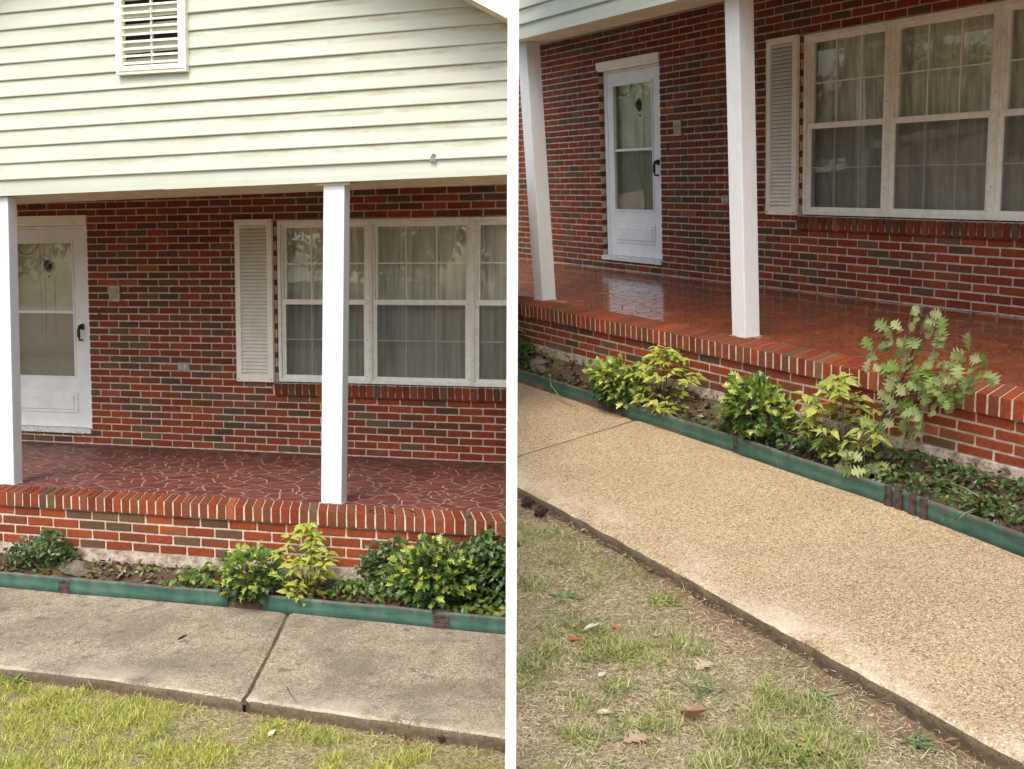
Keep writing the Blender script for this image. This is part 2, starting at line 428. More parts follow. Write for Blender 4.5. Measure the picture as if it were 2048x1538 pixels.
def tag(o, label=None, cat=None, group=None, kind=None):
    for k, v in (('label', label), ('category', cat), ('group', group), ('kind', kind)):
        if v: o[k] = v
    return o
def thing(name, label, cat, loc, group=None, kind=None):
    o = bpy.data.objects.new(name, None); COL.objects.link(o); o.empty_display_size = .1
    o.matrix_basis = VIEW[V] @ Matrix.Translation(loc); SETLOC[o] = Vector(loc); BUILT[V].append(o)
    return tag(o, label, cat, group, kind)

# ------------------------------------------------------------------ leaves
def leafproto(st, wd, fold=.12, curl=-.25, lobe=0.0):
    """verts along +X (length 1); quads either side of the midrib"""
    v, f = [], []
    n = len(st)
    for t, wv in zip(st, wd):
        z = curl * t * t
        v += [(t, 0, z), (t + lobe * wv, wv / 2, z + fold * wv), (t + lobe * wv, -wv / 2, z + fold * wv)]
    for i in range(n - 1):
        a, b = 3 * i, 3 * i + 3
        f += [(a, b, b + 1, a + 1), (a, a + 2, b + 2, b)]
    return np.array(v, float), np.array(f, int)
OVATE = leafproto([0, .15, .4, .7, 1], [.03, .42, .56, .34, .01], .1, -.2)
LANCE = leafproto([0, .12, .35, .65, 1], [.03, .27, .40, .25, .01], .14, -.3)
HOLLY = leafproto([0, .14, .24, .40, .50, .64, .74, .84, 1], [.04, .62, .22, .82, .26, .78, .20, .22, .01], .24, -.25, .12)
OAK = leafproto([0, .14, .24, .34, .45, .55, .66, .77, .84, .92, 1], [.02, .05, .48, .18, .86, .24, .92, .26, .52, .14, .02], .10, -.18, .10)
CURLED = leafproto([0, .15, .4, .7, 1], [.03, .36, .5, .3, .01], .45, .35)
BLADE = leafproto([0, .4, .75, 1], [.06, .055, .04, .004], .3, -.35)

def axes(d, up):
    d = d / np.linalg.norm(d, axis=1, keepdims=True)
    y = np.cross(up, d); ln = np.linalg.norm(y, axis=1, keepdims=True)
    y = np.where(ln < 1e-4, np.array([[0, 1, 0]]), y / np.maximum(ln, 1e-4)); z = np.cross(d, y)
    return d, y, z
def leaf_cloud(name, proto, P, D, U, S, T, smooth=False):
    pv, pf = proto; d, y, z = axes(D, U); n = len(P); k = len(pv)
    vs = (P[:, None, :] + S[:, None, None] * (pv[None, :, 0, None] * d[:, None, :] + pv[None, :, 1, None] * y[:, None, :] + pv[None, :, 2, None] * z[:, None, :])).reshape(-1, 3)
    fs = (pf[None] + (np.arange(n) * k)[:, None, None]).reshape(-1, 4)
    return np_mesh(name, vs, fs, np.repeat(T, k, 0), smooth)
def leafmesh(proto, tint, name='leaf'):
    return np_mesh(name, proto[0].copy(), proto[1], np.tile(np.array(tint), (len(proto[0]), 1)))
def leaf_rot(d, up, roll=0):
    d = Vector(d).normalized(); y = Vector(up).cross(d)
    y = y.normalized() if y.length > 1e-3 else Vector((0, 1, 0)); z = d.cross(y)
    m = Matrix((d, y, z)).transposed().to_4x4()
    return m @ Matrix.Rotation(roll, 4, 'X')
def pick(cols, n, var=.18):
    c = np.array(cols)[RNG.integers(0, len(cols), n)]
    return np.clip(c * (1 + RNG.normal(0, var, (n, 1))), 0.004, .8)

# ------------------------------------------------------------------ brick pieces
BT = {'R': (.225, .050, .019), 'M': (.172, .056, .025), 'B': (.132, .077, .041), 'O': (.26, .076, .028)}
BR = random.Random(3)
BRICKS = {}
def brick_mesh(cls, kind='wall'):
    shear = {'cap': .43, 'sill': .3}.get(kind, 0)
    dims = {'wall': (.1912, .09, .0492), 'cap': (.0562, .236, .096), 'sill': (.0540, .12, .100)}[kind]
    lst = BRICKS.setdefault((cls, kind), [])
    if len(lst) < 6:
        q_ = BR.uniform(.82, 1.2); t = tuple(a * q_ for a in BT[cls])
        me = bevbox('brick', *dims, .0035, 1, t, .0013, BR)
        if shear:
            for v in me.vertices: v.co.x -= shear * v.co.y
        lst.append(me)
    return BR.choice(lst)
def joined(objs_spec, name):
    """objs_spec: list of (mesh, loc, rot, scale) -> one mesh"""
    vs, fs, ts = [], [], []; o = 0
    cache = {}
    for me, loc, rot, scl in objs_spec:
        if me not in cache:
            co = np.empty(len(me.vertices) * 3, np.float32); me.vertices.foreach_get('co', co)
            c = np.empty(len(me.vertices) * 4, np.float32); me.color_attributes['tint'].data.foreach_get('color', c)
            cache[me] = (co.reshape(-1, 3), [tuple(p.vertices) for p in me.polygons], c.reshape(-1, 4)[:, :3])
        co, f, c = cache[me]
        q = co * np.array(scl or (1, 1, 1))
        if rot is not None: q = q @ np.array(rot.to_matrix() if hasattr(rot, 'to_matrix') else rot.to_3x3()).T
        vs.append(q + np.array(loc)); fs += [tuple(i + o for i in p) for p in f]; o += len(co)
        ts.append(np.tile(c * BR.uniform(.85, 1.17), (1, 1)))
    me = bpy.data.meshes.new(name); V_ = np.concatenate(vs); me.from_pydata(V_.tolist(), [], fs)
    a = me.color_attributes.new('tint', 'FLOAT_COLOR', 'POINT')
    a.data.foreach_set('color', np.c_[np.concatenate(ts), np.ones(len(V_))].astype(np.float32).ravel())
    return me
def place_pieces(spec, name, mass, mt, parent, limit=300):
    """the pieces that show largest become parts, the rest one joined part"""
    def key(s):
        r = pixel(s[1]); return (0 if in_view(s[1], 10) else 1, r[2] if r else 1e9)
    spec = sorted(spec, key=key)
    for me, loc, rot, scl in spec[:limit]: put(name, me, mt, parent, loc, rot, scl)
    rest = spec[limit:]
    if rest:
        o = obj(mass, joined(rest, mass), mt, parent); o['kind'] = 'stuff'

# wall pattern read off the photograph: row -> classes from the door edge rightwards
ROWS = {34: 'MRMRRMBR', 33: 'MMRRRMRM', 32: 'RMRRMMMM', 31: 'RMRBBRMM', 30: 'RMBRMMM', 29: 'BMMRRBMR', 28: 'BRBRMMB', 27: 'MBBRBMRM',
        26: 'BMOMMRB', 25: 'MOMOMBRB', 24: 'OBMBMRR', 23: 'MOOMBMMB', 22: 'MMMBMMMB', 21: 'MMMBBRMM', 20: 'RRMMMRR', 19: 'MMMMRMMM',
        18: 'MMRMBMM', 17: 'BRBMMMBM', 16: 'MBOMMMB', 15: 'BRBMMRMR', 14: 'RBBRRMR', 13: 'BMRRMMBM', 12: 'RBBBMRM', 11: 'MBBMOMBR',
        10: 'RRMMRBM', 9: 'MROMBRRR', 8: 'MBRRBMRR', 7: 'BRMRRBBB', 6: 'MMBMROOM', 5: 'RRBBROOB', 4: 'RRMMRRBM', 3: 'RRRBRRRB',
        2: 'RRBRRRBR', 1: 'BRRBRMBR', 0: 'RBRRRRBR'}
SILLROWS = {7: 'RRRMBRRR', 6: 'BRRRBRR', 5: 'RBRMRRRR', 4: 'RBBMMMR', 3: 'RMMRMRRM', 2: 'RRRRMRR', 1: 'RRRBRRRR', 0: 'RMRRRRR'}
XK, ZC, Z0, PITCH = -1.358, .0611, .008, .2032
def wall_class(row, i, rr):
    if row in ROWS and 0 <= i < len(ROWS[row]): return ROWS[row][i]
    j = i - (12 if row % 2 else 12)
    if row in SILLROWS and 0 <= j < len(SILLROWS[row]): return SILLROWS[row][j]
    return rr.choices('RMBO', (.44, .30, .22, .04))[0]

DOOR = (-2.475, -1.455, .13, 2.035); WIN = (.385, 3.0, .61, 1.963)

# ================================================================== house
P = {'L': dict(x0=-3.0, x1=2.75, yb=1.93, yf=2.17, ysf=1.96, ybb=1.47, slope=.0145, c2=(1.70, 1.843, 1.855, 1.945), c1=(-.785, -.645, 1.855, 1.945), lean=(.03, .042),
               top=3.75, face='left', base_c=.0640),
     'R': dict(x0=-4.9, x1=4.6, yb=1.70, yf=1.955, ysf=1.87, ybb=1.55, slope=0.0, c2=(1.656, 1.782, 1.635, 1.75), c1=(-.835, -.692, 1.625, 1.75), lean=(-.11, -.062),
               top=2.75, face='right', base_c=.0535)}
SIDE = {'L': 'left-hand view', 'R': 'right-hand view'}

def build_house():
    S = P[V]; sv_ = SIDE[V]; x0, x1 = S['x0'], S['x1']
    H = thing('brick_house', 'red brick house front with %s, in the %s' % ('cream vinyl gable siding above' if V == 'L' else 'dark shaded wall behind a wet porch', sv_), 'house', (0, 0, 0))
    rr = random.Random(11)
    # ---- bricks
    spec = []
    for row in range(-1, 38):
        z = Z0 + (row + .5) * ZC
        off = 0 if row % 2 else .5 * PITCH
        # odd rows have joints at XK + k*PITCH ; index 0 is the brick that touches the door
        k0 = int(math.floor((x0 - XK - off) / PITCH)) - 1
        for k in range(k0, int((x1 - XK) / PITCH) + 2):
            a = XK + off + (k - 1) * PITCH; b = a + PITCH
            idx = k if row % 2 else k + 0
            if row % 2 == 0: idx = k
            segs = [(a + .006, b - .006)]
            cuts = []
            if DOOR[2] - .02 < z < DOOR[3]: cuts.append((DOOR[0], DOOR[1]))
            if WIN[2] < z < WIN[3]: cuts.append((WIN[0], WIN[1]))
            if .497 < z < .615: cuts.append((.345, 3.02))
            for c0, c1 in cuts:
                ns = []
                for s0, s1 in segs:
                    if s1 <= c0 or s0 >= c1: ns.append((s0, s1)); continue
                    if s0 < c0: ns.append((s0, c0))
                    if s1 > c1: ns.append((c1, s1))
                segs = ns
            for s0, s1 in segs:
                if s1 - s0 < .02 or s1 < x0 or s0 > x1: continue
                cls = wall_class(row, idx, rr)
                j = rr.uniform(-.0015, .0015)
                spec.append((brick_mesh(cls), ((s0 + s1) / 2, .045 + j, z + rr.uniform(-.001, .001)), None, ((s1 - s0) / .1912, 1, 1)))
    place_pieces(spec, 'brick', 'brick_field', M['brick'], H)
    # ---- mortar backing with door and window openings
    mb = MB(); y0, y1 = .0065, .13
    mb.box(x0, DOOR[0] - .004, y0, y1, -.06, 2.345)
    mb.box(DOOR[0] - .004, DOOR[1] + .004, y0, y1, DOOR[3], 2.345); mb.box(DOOR[0] - .004, DOOR[1] + .004, y0, y1, -.06, DOOR[2] - .004)
    mb.box(DOOR[1] + .004, WIN[0] - .004, y0, y1, -.06, 2.345)
    mb.box(WIN[0] - .004, WIN[1] + .004, y0, y1, -.06, WIN[2] - .01); mb.box(WIN[0] - .004, WIN[1] + .004, y0, y1, WIN[3] + .003, 2.345)
    mb.box(WIN[1] + .004, max(x1, WIN[1] + .1), y0, y1, -.06, 2.345)
    obj('wall', mb, M['mortar'], H)
    # ---- rowlock sill under the windows
    tilt = Matrix.Rotation(rad(9), 4, 'X')
    ss = []; x = .352; i = 0
    seq = 'MRBRMMOMRBMRMRBMMRRMRRMBMRRMMRBRRMRMMRRMBR'
    while x < 3.0:
        ss.append((brick_mesh(seq[i % len(seq)], 'sill'), (x + .0285, .027, .548 + rr.uniform(-.0015, .0015)), tilt, None)); x += .0642; i += 1
    for s_ in ss: put('sill_brick', s_[0], M['brick'], H, s_[1], s_[2])
    sm = MB(); sm.add([(.352, -.022, .506), (3.0, -.022, .506), (3.0, .08, .50), (.352, .08, .50), (.352, -.018, .586), (3.0, -.018, .586), (3.0, .08, .601), (.352, .08, .601)],
                      [(0, 3, 2, 1), (4, 5, 6, 7), (0, 1, 5, 4), (1, 2, 6, 5), (2, 3, 7, 6), (3, 0, 4, 7)])
    obj('sill_mortar', sm, M['mortar'], H)
    # ---- dark room behind the openings
    rm = MB()
    for (a, b, c, d) in ((DOOR[0] - .1, DOOR[1] + .1, -.05, 2.2), (WIN[0] - .1, WIN[1] + .1, .3, 2.2)):
        rm.box(a, b, .70, .72, c, d); rm.box(a, b, .131, .70, d, d + .02); rm.box(a, b, .131, .70, c - .02, c)
        rm.box(a - .02, a, .131, .72, c, d); rm.box(b, b + .02, .131, .72, c, d)
    obj('interior', rm, M['trim'], H)
    # ---- front beam, porch ceiling
    sl, xr = S['slope'], 1.2
    yf, yb = -S['ysf'], -S['ybb']
    bm_ = MB(); bm_.extrude([(yf, 2.034), (yf, 2.34), (yb, 2.34), (yb, 2.03)], x0 - .5, 5.0, sl, xr)
    obj('beam', bm_, M['soffit'], H)
    fb = MB(); fb.extrude([(yf - .012, 2.030), (yf - .012, 2.150), (yf - .001, 2.150), (yf - .001, 2.030)], x0 - .5, 5.0, sl, xr, (0, 0, 0))
    fb.extrude([(yf - .0155, 2.030), (yf - .0155, 2.066), (yf - .0125, 2.066), (yf - .0125, 2.030)], x0 - .5, .62 if V == 'L' else 5.0, sl, xr, (0, 0, 0))
    if V == 'L': fb.extrude([(yf - .0185, 2.027), (yf - .0185, 2.069), (yf - .0125, 2.069), (yf - .0125, 2.027)], .62, 5.0, sl, xr, (0, 0, 0))
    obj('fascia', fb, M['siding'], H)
    cl = MB(); cl.box(x0 - .5, 5.0, yb - .02, .14, 2.335, 2.365); obj('porch_ceiling', cl, M['ceiling'], H)
    # ---- vinyl siding, one plank after another
    seams = {0: [1.60], 2: [.41], 5: [2.07], 6: [1.36], 3: [3.2], 9: [.1]}
    k = 0; ex = .1105
    while 2.135 + k * ex < S['top']:
        zb = 2.135 + k * ex; cuts = [x0 - .5] + seams.get(k, []) + [5.0]
        for i_ in range(len(cuts) - 1):
            dy = .0012 * i_; a, b = cuts[i_] - (.012 if i_ else 0), cuts[i_ + 1]
            prof = [(yf - .027 - dy, zb), (yf - .029 - dy, zb + .004), (yf - .0225 - dy, zb + ex * .5), (yf - .014 - dy, zb + ex + .004), (yf - .004, zb + ex + .004), (yf - .006, zb)]
            m_ = MB(); kk = len(prof)
            nseg = 14
            xs = [a + (b - a) * q / nseg for q in range(nseg + 1)]
            vs_, ts_ = [], []
            for xx in xs:
                wv = .0012 * noise.noise((xx * 1.3, k * 3.1, 0))
                for (yy, zz) in prof:
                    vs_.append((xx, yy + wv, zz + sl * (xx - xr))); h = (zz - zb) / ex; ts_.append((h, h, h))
            fs_ = [(q * kk + i2, q * kk + (i2 + 1) % kk, (q + 1) * kk + (i2 + 1) % kk, (q + 1) * kk + i2) for q in range(nseg) for i2 in range(kk)]
            m_.add(vs_, fs_); m_.t = ts_
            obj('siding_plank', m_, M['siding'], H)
        k += 1
    # ---- storm door, front door
    jb = MB(); dx0, dx1 = DOOR[0] + .012, DOOR[1] - .006
    jb.box(dx1 - .07, dx1, .055, .16, DOOR[2] + .01, 1.945); jb.box(dx0, dx0 + .055, .055, .16, DOOR[2] + .01, 1.945)
    jb.box(dx0 + .055, dx1 - .07, .056, .16, 1.925, 1.945)
    jb.box(dx1 - .012, dx1 + .004, .03, .055, DOOR[2] + .01, 1.945)
    obj('door_jamb', jb, M['door'], H)
    hd = MB(); hd.box(DOOR[0] - .004, DOOR[1] + .012, -.022, .12, 1.972, 2.034); hd.box(DOOR[0] + .004, DOOR[1] + .006, -.012, .12, 1.948, 1.971)
    obj('door_header', hd, M['trim'], H)
    th = MB(); th.box(DOOR[0] + .002, DOOR[1] - .002, -.018, .2, .098, DOOR[2] + .008); obj('threshold', th, M['thresh'], H)
    D = obj('storm_door', MB().box(-2.415, -2.305, .062, .094, .142, 1.922).box(-1.66, -1.535, .062, .094, .142, 1.922)
            .box(-2.305, -1.66, .062, .094, 1.80, 1.922).box(-2.305, -1.66, .064, .092, 1.168, 1.192).box(-2.305, -1.66, .062, .094, .142, .600)
            .box(-2.325, -1.645, .055, .0615, 1.795, 1.815).box(-2.325, -1.645, .055, .0615, .585, .605).box(-2.325, -2.305, .055, .0615, .606, 1.794).box(-1.66, -1.645, .055, .0615, .606, 1.794), M['door'], H)
    D['label'] = 'white storm door with two glass panes and a solid kick panel'
    pn = bevbox('kick_panel', .68, .014, .19, .006, 1); put('kick_panel', pn, M['door'], D, (-1.975, .059, .365))
    pn = bevbox('kick_panel', .61, .012, .13, .006, 1); put('kick_panel', pn, M['door'], D, (-1.975, .049, .365))
    obj('pane', MB().box(-2.306, -1.659, .078, .081, 1.19, 1.803), M['glass'], D)
    obj('pane', MB().box(-2.306, -1.659, .078, .081, .598, 1.17), M['glass'], D)
    obj('screen', MB().box(-2.306, -1.659, .0835, .0838, .598, 1.17), M['screen'], D)
    hb = MB(); hb.tube([(-1.575, .06, .93), (-1.575, .020, .935), (-1.575, .012, .96), (-1.575, .012, 1.03), (-1.568, .018, 1.05), (-1.568, .06, 1.06)], [.009, .011, .013, .014, .017, .02], 8)
    hb.box(-1.588, -1.55, .05, .0619, 1.025, 1.075); obj('handle', hb, M['black'], D, True)
    ch = MB(); pts = []
    for i_ in range(13):
        t = i_ / 12; pts.append((-2.30 + .27 * t, .10, 1.815 - .115 * (1 - (2 * t - 1) ** 2) ** .8))
    ch.tube(pts, [.004] * 13, 5); obj('door_chain', ch, M['black'], D)
    FD = obj('front_door', MB().box(-2.42, -1.53, .150, .19, .14, 1.93), M['doorin'], H); FD['label'] = 'cream six-panel door behind the storm door'
    for (a, b, c, d) in ((-2.32, -2.02, 1.57, 1.83), (-1.93, -1.63, 1.57, 1.83), (-2.32, -2.02, .93, 1.49), (-1.93, -1.63, .93, 1.49), (-2.32, -2.02, .30, .78), (-1.93, -1.63, .30, .78)):
        fr = MB()
        for q in ((a, b, c, c + .014), (a, b, d - .014, d), (a, a + .014, c + .0141, d - .0141), (b - .014, b, c + .0141, d - .0141)): fr.box(q[0], q[1], .142, .1495, q[2], q[3])
        fr.box(a + .045, b - .045, .1435, .1495, c + .045, d - .045)
        obj('door_panel', fr, M['doorin'], FD)
    kn = MB(); ring = [(-1.975 + .036 * math.cos(t), 1.60 + .062 * math.sin(t)) for t in [q * math.tau / 20 for q in range(20)]]
    kn.add([(a, .138, c) for a, c in ring] + [(-1.975 + (a + 1.975) * .75, .122, 1.6 + (c - 1.6) * .75) for a, c in ring], [tuple(range(20, 40))] + [(i_, (i_ + 1) % 20, 20 + (i_ + 1) % 20, 20 + i_) for i_ in range(20)])
    kn.tube([(-1.975, .12, 1.64), (-1.955, .108, 1.60), (-1.975, .106, 1.57), (-1.995, .108, 1.60), (-1.975, .12, 1.64)], [.006] * 5, 6)
    obj('knocker', kn, M['bronze'], FD)
    obj('peephole', MB().tube([(-1.975, .14, 1.50), (-1.975, .15, 1.50)], [.008, .008], 10), M['black'], FD)
    # ---- windows
    ux = (WIN[0] + .004, 1.215, 2.095, WIN[1] - .004)
    for u in range(3):
        a, b = ux[u], ux[u + 1]; z0, z1 = WIN[2], WIN[3] - .002
        fm = MB(); e = .028
        def rect(f, x0_, x1_, z0_, z1_, t, ya, yb_):
            f.box(x0_, x1_, ya, yb_, z0_, z0_ + t); f.box(x0_, x1_, ya, yb_, z1_ - t, z1_)
            f.box(x0_, x0_ + t, ya + .0004, yb_, z0_ + t, z1_ - t); f.box(x1_ - t, x1_, ya + .0004, yb_, z0_ + t, z1_ - t)
        rect(fm, a, b, z0, z1, e, .012, .10)
        rect(fm, a + e, b - e, z0 + e, z1 - e, .014, .034, .10)
        W = obj('window', fm, M['alum'], H)
        xa, xb = a + e + .014, b - e - .014; zm = 1.283; za, zb = z0 + e + .014, z1 - e - .014
        s1 = MB(); rect(s1, xa, xb, zm - .008, zb, .018, .058, .085); obj('sash', s1, M['alum'], W)
        s2 = MB(); rect(s2, xa, xb, za, zm + .016, .016, .040, .057); obj('sash', s2, M['alum'], W)
        obj('meeting_rail', MB().box(xa - .006, xb + .006, .026, .0395, zm - .022, zm + .020), M['alum'], W)
        obj('pane', MB().box(xa + .012, xb - .012, .070, .073, zm, zb - .012), M['glass'], W)
        obj('pane', MB().box(xa + .012, xb - .012, .062, .065, za + .01, zm), M['glass'], W)
        obj('screen', MB().box(xa + .014, xb - .014, .046, .0463, za + .012, zm), M['screen'], W)
        wd = xb - xa
        for (zl, zh, yy) in ((zm, zb, .0635), (za, zm, .0555)):
            for q in (1, 2): obj('muntin', MB().box(xa + wd * q / 3 - .0045, xa + wd * q / 3 + .0045, yy, yy + .0028, zl + .01, zh - .01), M['alum'], W)
            zc_ = (zl + zh) / 2; obj('muntin', MB().box(xa + .01, xb - .01, yy + .003, yy + .0058, zc_ - .0045, zc_ + .0045), M['alum'], W)
    for q in (1, 2):
        mm = MB().box(ux[q] - .019, ux[q] + .019, .004, .0115, WIN[2] + .004, WIN[3] - .006).box(ux[q] - .007, ux[q] + .007, -.003, .0035, WIN[2] + .004, WIN[3] - .006)
        mo = obj('mullion', mm, M['alum'], H)
        scm = MB()
        for j in range(9):
            xx = ux[q] + (.013 if j % 2 else -.013); zz = WIN[2] + .06 + j * .15
            scm.tube([(xx, .0005, zz), (xx, .0042, zz)], [.0035, .0035], 6)
        obj('screws', scm, M['black'], mo)
    # ---- louvred shutter
    sx0, sx1, sz0, sz1 = (.018, .362, .606, 1.970)
    f = MB(); f.box(sx0, sx0 + .048, -.034, -.002, sz0, sz1).box(sx1 - .048, sx1, -.034, -.002, sz0, sz1)
    f.box(sx0 + .048, sx1 - .048, -.034, -.002, sz0, sz0 + .048).box(sx0 + .048, sx1 - .048, -.034, -.002, sz1 - .048, sz1)
    SH = obj('shutter', f, M['trim'], H); SH['label'] = 'cream louvred shutter left of the windows'
    obj('slat_gap_shade', MB().box(sx0 + .04, sx1 - .04, -.009, -.003, sz0 + .04, sz1 - .04), M['rock'], SH)  # dark sheet that paints the shade seen between the slats
    ns = 42; dz = (sz1 - sz0 - .096) / ns
    slat = MB(); slat.extrude([(-.033, 0), (-.032, .004), (-.013, dz * .90), (-.010, dz * .80)], -.123, .123); slat = slat.mesh('slat')
    for q in range(ns): put('slat', slat, M['trim'], SH, ((sx0 + sx1) / 2, 0, sz0 + .048 + q * dz))
    scm = MB()
    for xx in (sx0 + .02, sx1 - .02):
        for zz in (sz0 + .02, sz1 - .02): scm.tube([(xx, -.0365, zz), (xx, -.033, zz)], [.005, .005], 8)
    obj('screws', scm, M['black'], SH)
    # ---- plate, outlet, bell
    pl = put('vent_plate', bevbox('vent_plate', .106, .014, .138, .004), M['plate'], H, (-1.182, -.006, 1.348))
    gm = MB()
    for r_ in range(9):
        for c_ in range(6):
            xx = -1.215 + c_ * .0125 + (.006 if r_ % 2 else 0); zz = 1.300 + r_ * .0115
            gm.add([(xx - .005, -.0136, zz), (xx, -.0136, zz - .0042), (xx + .005, -.0136, zz), (xx, -.0136, zz + .0042)], [(0, 1, 2, 3)])
    g_ = obj('grille_hole', gm, M['dark'], pl); g_['kind'] = 'stuff'
    ol = put('power_outlet', bevbox('power_outlet', .112, .016, .066, .004), M['grey'], H, (-.508, -.006, .720))
    for q in (-.024, .024):
        tb = MB(); tb.tube([(-.508 + q, -.012, .72), (-.508 + q, -.026, .72)], [.023, .021], 14); tb.tube([(-.508 + q - .012, -.027, .74), (-.508 + q + .012, -.027, .74)], [.004, .004], 6); obj('outlet_cover', tb, M['grey'], ol)
    put('bell_button', bevbox('bell_button', .018, .012, .066, .004), M['bronze'], H, (-1.345, -.004, 1.175))
    # ---- gable vent, hole in the siding, roof rake (left view only)
    if V == 'L':
        vy = yf - .03; vx0, vx1, vz0, vz1 = .318, .832, 2.757, 3.55; sl_ = .0145
        fr = MB()
        fr.box(vx0, vx1, vy - .03, vy + .01, vz0, vz0 + .052).box(vx0, vx0 + .052, vy - .03, vy + .01, vz0 + .052, vz1).box(vx1 - .052, vx1, vy - .03, vy + .01, vz0 + .052, vz1)
        fr.box(vx0 + .018, vx1 - .018, vy - .037, vy - .0305, vz0 + .02, vz0 + .050).box(vx0 + .022, vx0 + .05, vy - .036, vy - .0305, vz0 + .0505, vz1).box(vx1 - .05, vx1 - .022, vy - .036, vy - .0305, vz0 + .0505, vz1)
        GV = obj('gable_vent', fr, M['trim'], H); GV['label'] = 'white louvred gable vent in the siding'
        obj('vent_back', MB().box(vx0 + .02, vx1 - .02, vy + .0105, vy + .014, vz0 + .02, vz1), M['dark'], GV)
        sm_ = MB().add([(-.206, -.026, -.004), (.206, -.026, -.004), (.206, .006, .014), (-.206, .006, .014), (-.206, -.026, .006), (.206, -.026, .006), (.206, .006, .020), (-.206, .006, .020)],
                       [(0, 3, 2, 1), (4, 5, 6, 7), (0, 1, 5, 4), (1, 2, 6, 5), (2, 3, 7, 6), (3, 0, 4, 7)]).mesh('slat')
        for q in range(17):
            if vz0 + .066 + q * .0455 < vz1: put('slat', sm_, M['trim'], GV, ((vx0 + vx1) / 2, vy, vz0 + .066 + q * .0455))
        obj('vent_rib', MB().box(.567, .577, vy - .012, vy + .01, vz0 + .052, vz1), M['trim'], GV)
        hp = MB(); pts = [(-.020, -.022), (-.004, -.016), (.006, -.024), (.018, -.020), (.014, .004), (.020, .018), (.004, .030), (-.012, .022), (-.019, .006)]
        hp.add([(2.487 + a, yf - .0315, 2.140 + .019 + c) for a, c in pts] + [(2.487 + a * .8, yf - .029, 2.159 + c * .8) for a, c in pts], [tuple(range(9))[::-1]] + [(i_, (i_ + 1) % 9, 9 + (i_ + 1) % 9, 9 + i_) for i_ in range(9)])
        obj('siding_hole', hp, M['hole'], H)
        # roof with overhang
        k_ = -.56; ridge = .5; zr = 2.918 + k_ * (ridge - 2.95)
        rf = MB()
        for sgn in (1, -1):
            xe = ridge + sgn * 4.5; ze = zr + k_ * 4.5
            rf.add([(ridge, -2.30, zr + .02), (xe, -2.30, ze + .02), (xe, -1.5, ze + .02), (ridge, -1.5, zr + .02), (ridge, -2.30, zr + .14), (xe, -2.30, ze + .14), (xe, -1.5, ze + .14), (ridge, -1.5, zr + .14)],
                   [(0, 3, 2, 1), (4, 5, 6, 7), (0, 1, 5, 4), (1, 2, 6, 5), (2, 3, 7, 6), (3, 0, 4, 7)])
        RF = obj('roof', rf, M['roof'], H)
        rk = MB()
        for sgn in (1, -1):
            xe = ridge + sgn * 4.5; ze = zr + k_ * 4.5
            rk.add([(ridge, -2.325, zr), (xe, -2.325, ze), (xe, -2.301, ze), (ridge, -2.301, zr), (ridge, -2.325, zr + .15), (xe, -2.325, ze + .15), (xe, -2.301, ze + .15), (ridge, -2.301, zr + .15)],
                   [(0, 3, 2, 1), (4, 5, 6, 7), (0, 1, 5, 4), (1, 2, 6, 5), (2, 3, 7, 6), (3, 0, 4, 7)])
        obj('rake_board', rk, M['trim'], RF)
        rs = MB()
        for sgn in (1, -1):
            xe = ridge + sgn * 4.5; ze = zr + k_ * 4.5
            rs.add([(ridge, -2.30, zr + .002), (xe, -2.30, ze + .002), (xe, -1.99, ze + .002), (ridge, -1.99, zr + .002), (ridge, -2.30, zr + .018), (xe, -2.30, ze + .018), (xe, -1.99, ze + .018), (ridge, -1.99, zr + .018)],
                   [(0, 3, 2, 1), (4, 5, 6, 7), (0, 1, 5, 4), (1, 2, 6, 5), (2, 3, 7, 6), (3, 0, 4, 7)])
        obj('rake_soffit', rs, M['soffit'], RF)
    else:
        rf = MB().box(x0 - .5, 5.0, -2.3, .4, S['top'] + .05, S['top'] + .2); obj('roof', rf, M['roof'], H)
    return H

def curtains():
    ux = (WIN[0], 1.215, 2.095, WIN[1]); pl = ('nearest the shutter', 'in the middle', 'farthest from the shutter')
    for u in range(3):
        a, b = ux[u] - .02, ux[u + 1] + .02; n = 90; vs_ = []; fs_ = []
        rr = random.Random(u + (0 if V == 'L' else 9)); ph = rr.uniform(0, 6)
        for j, z in enumerate((.58, .9, 1.3, 1.7, 2.0)):
            for i_ in range(n + 1):
                x = a + (b - a) * i_ / n; t = x * 34 + ph
                amp = .022 * (.6 + .5 * noise.noise((x * 3, u, 0)))
                vs_.append((x + .004 * math.sin(t * 1.7) + .03 * (2.0 - z) * .3 * math.sin(x * 9 + ph), .18 + amp * (math.sin(t) + .5 * math.sin(2.3 * t + 1)) + .012 * math.sin(z * 3 + x * 5), z))
        for j in range(4):
            for i_ in range(n): q = j * (n + 1) + i_; fs_.append((q, q + 1, q + n + 2, q + n + 1))
        tag(obj('curtain', MB().add(vs_, fs_), M['curtain'], None, True), 'pleated sheer curtain behind the window %s, %s' % (pl[u], SIDE[V]), 'curtain', 'curtains behind the windows')

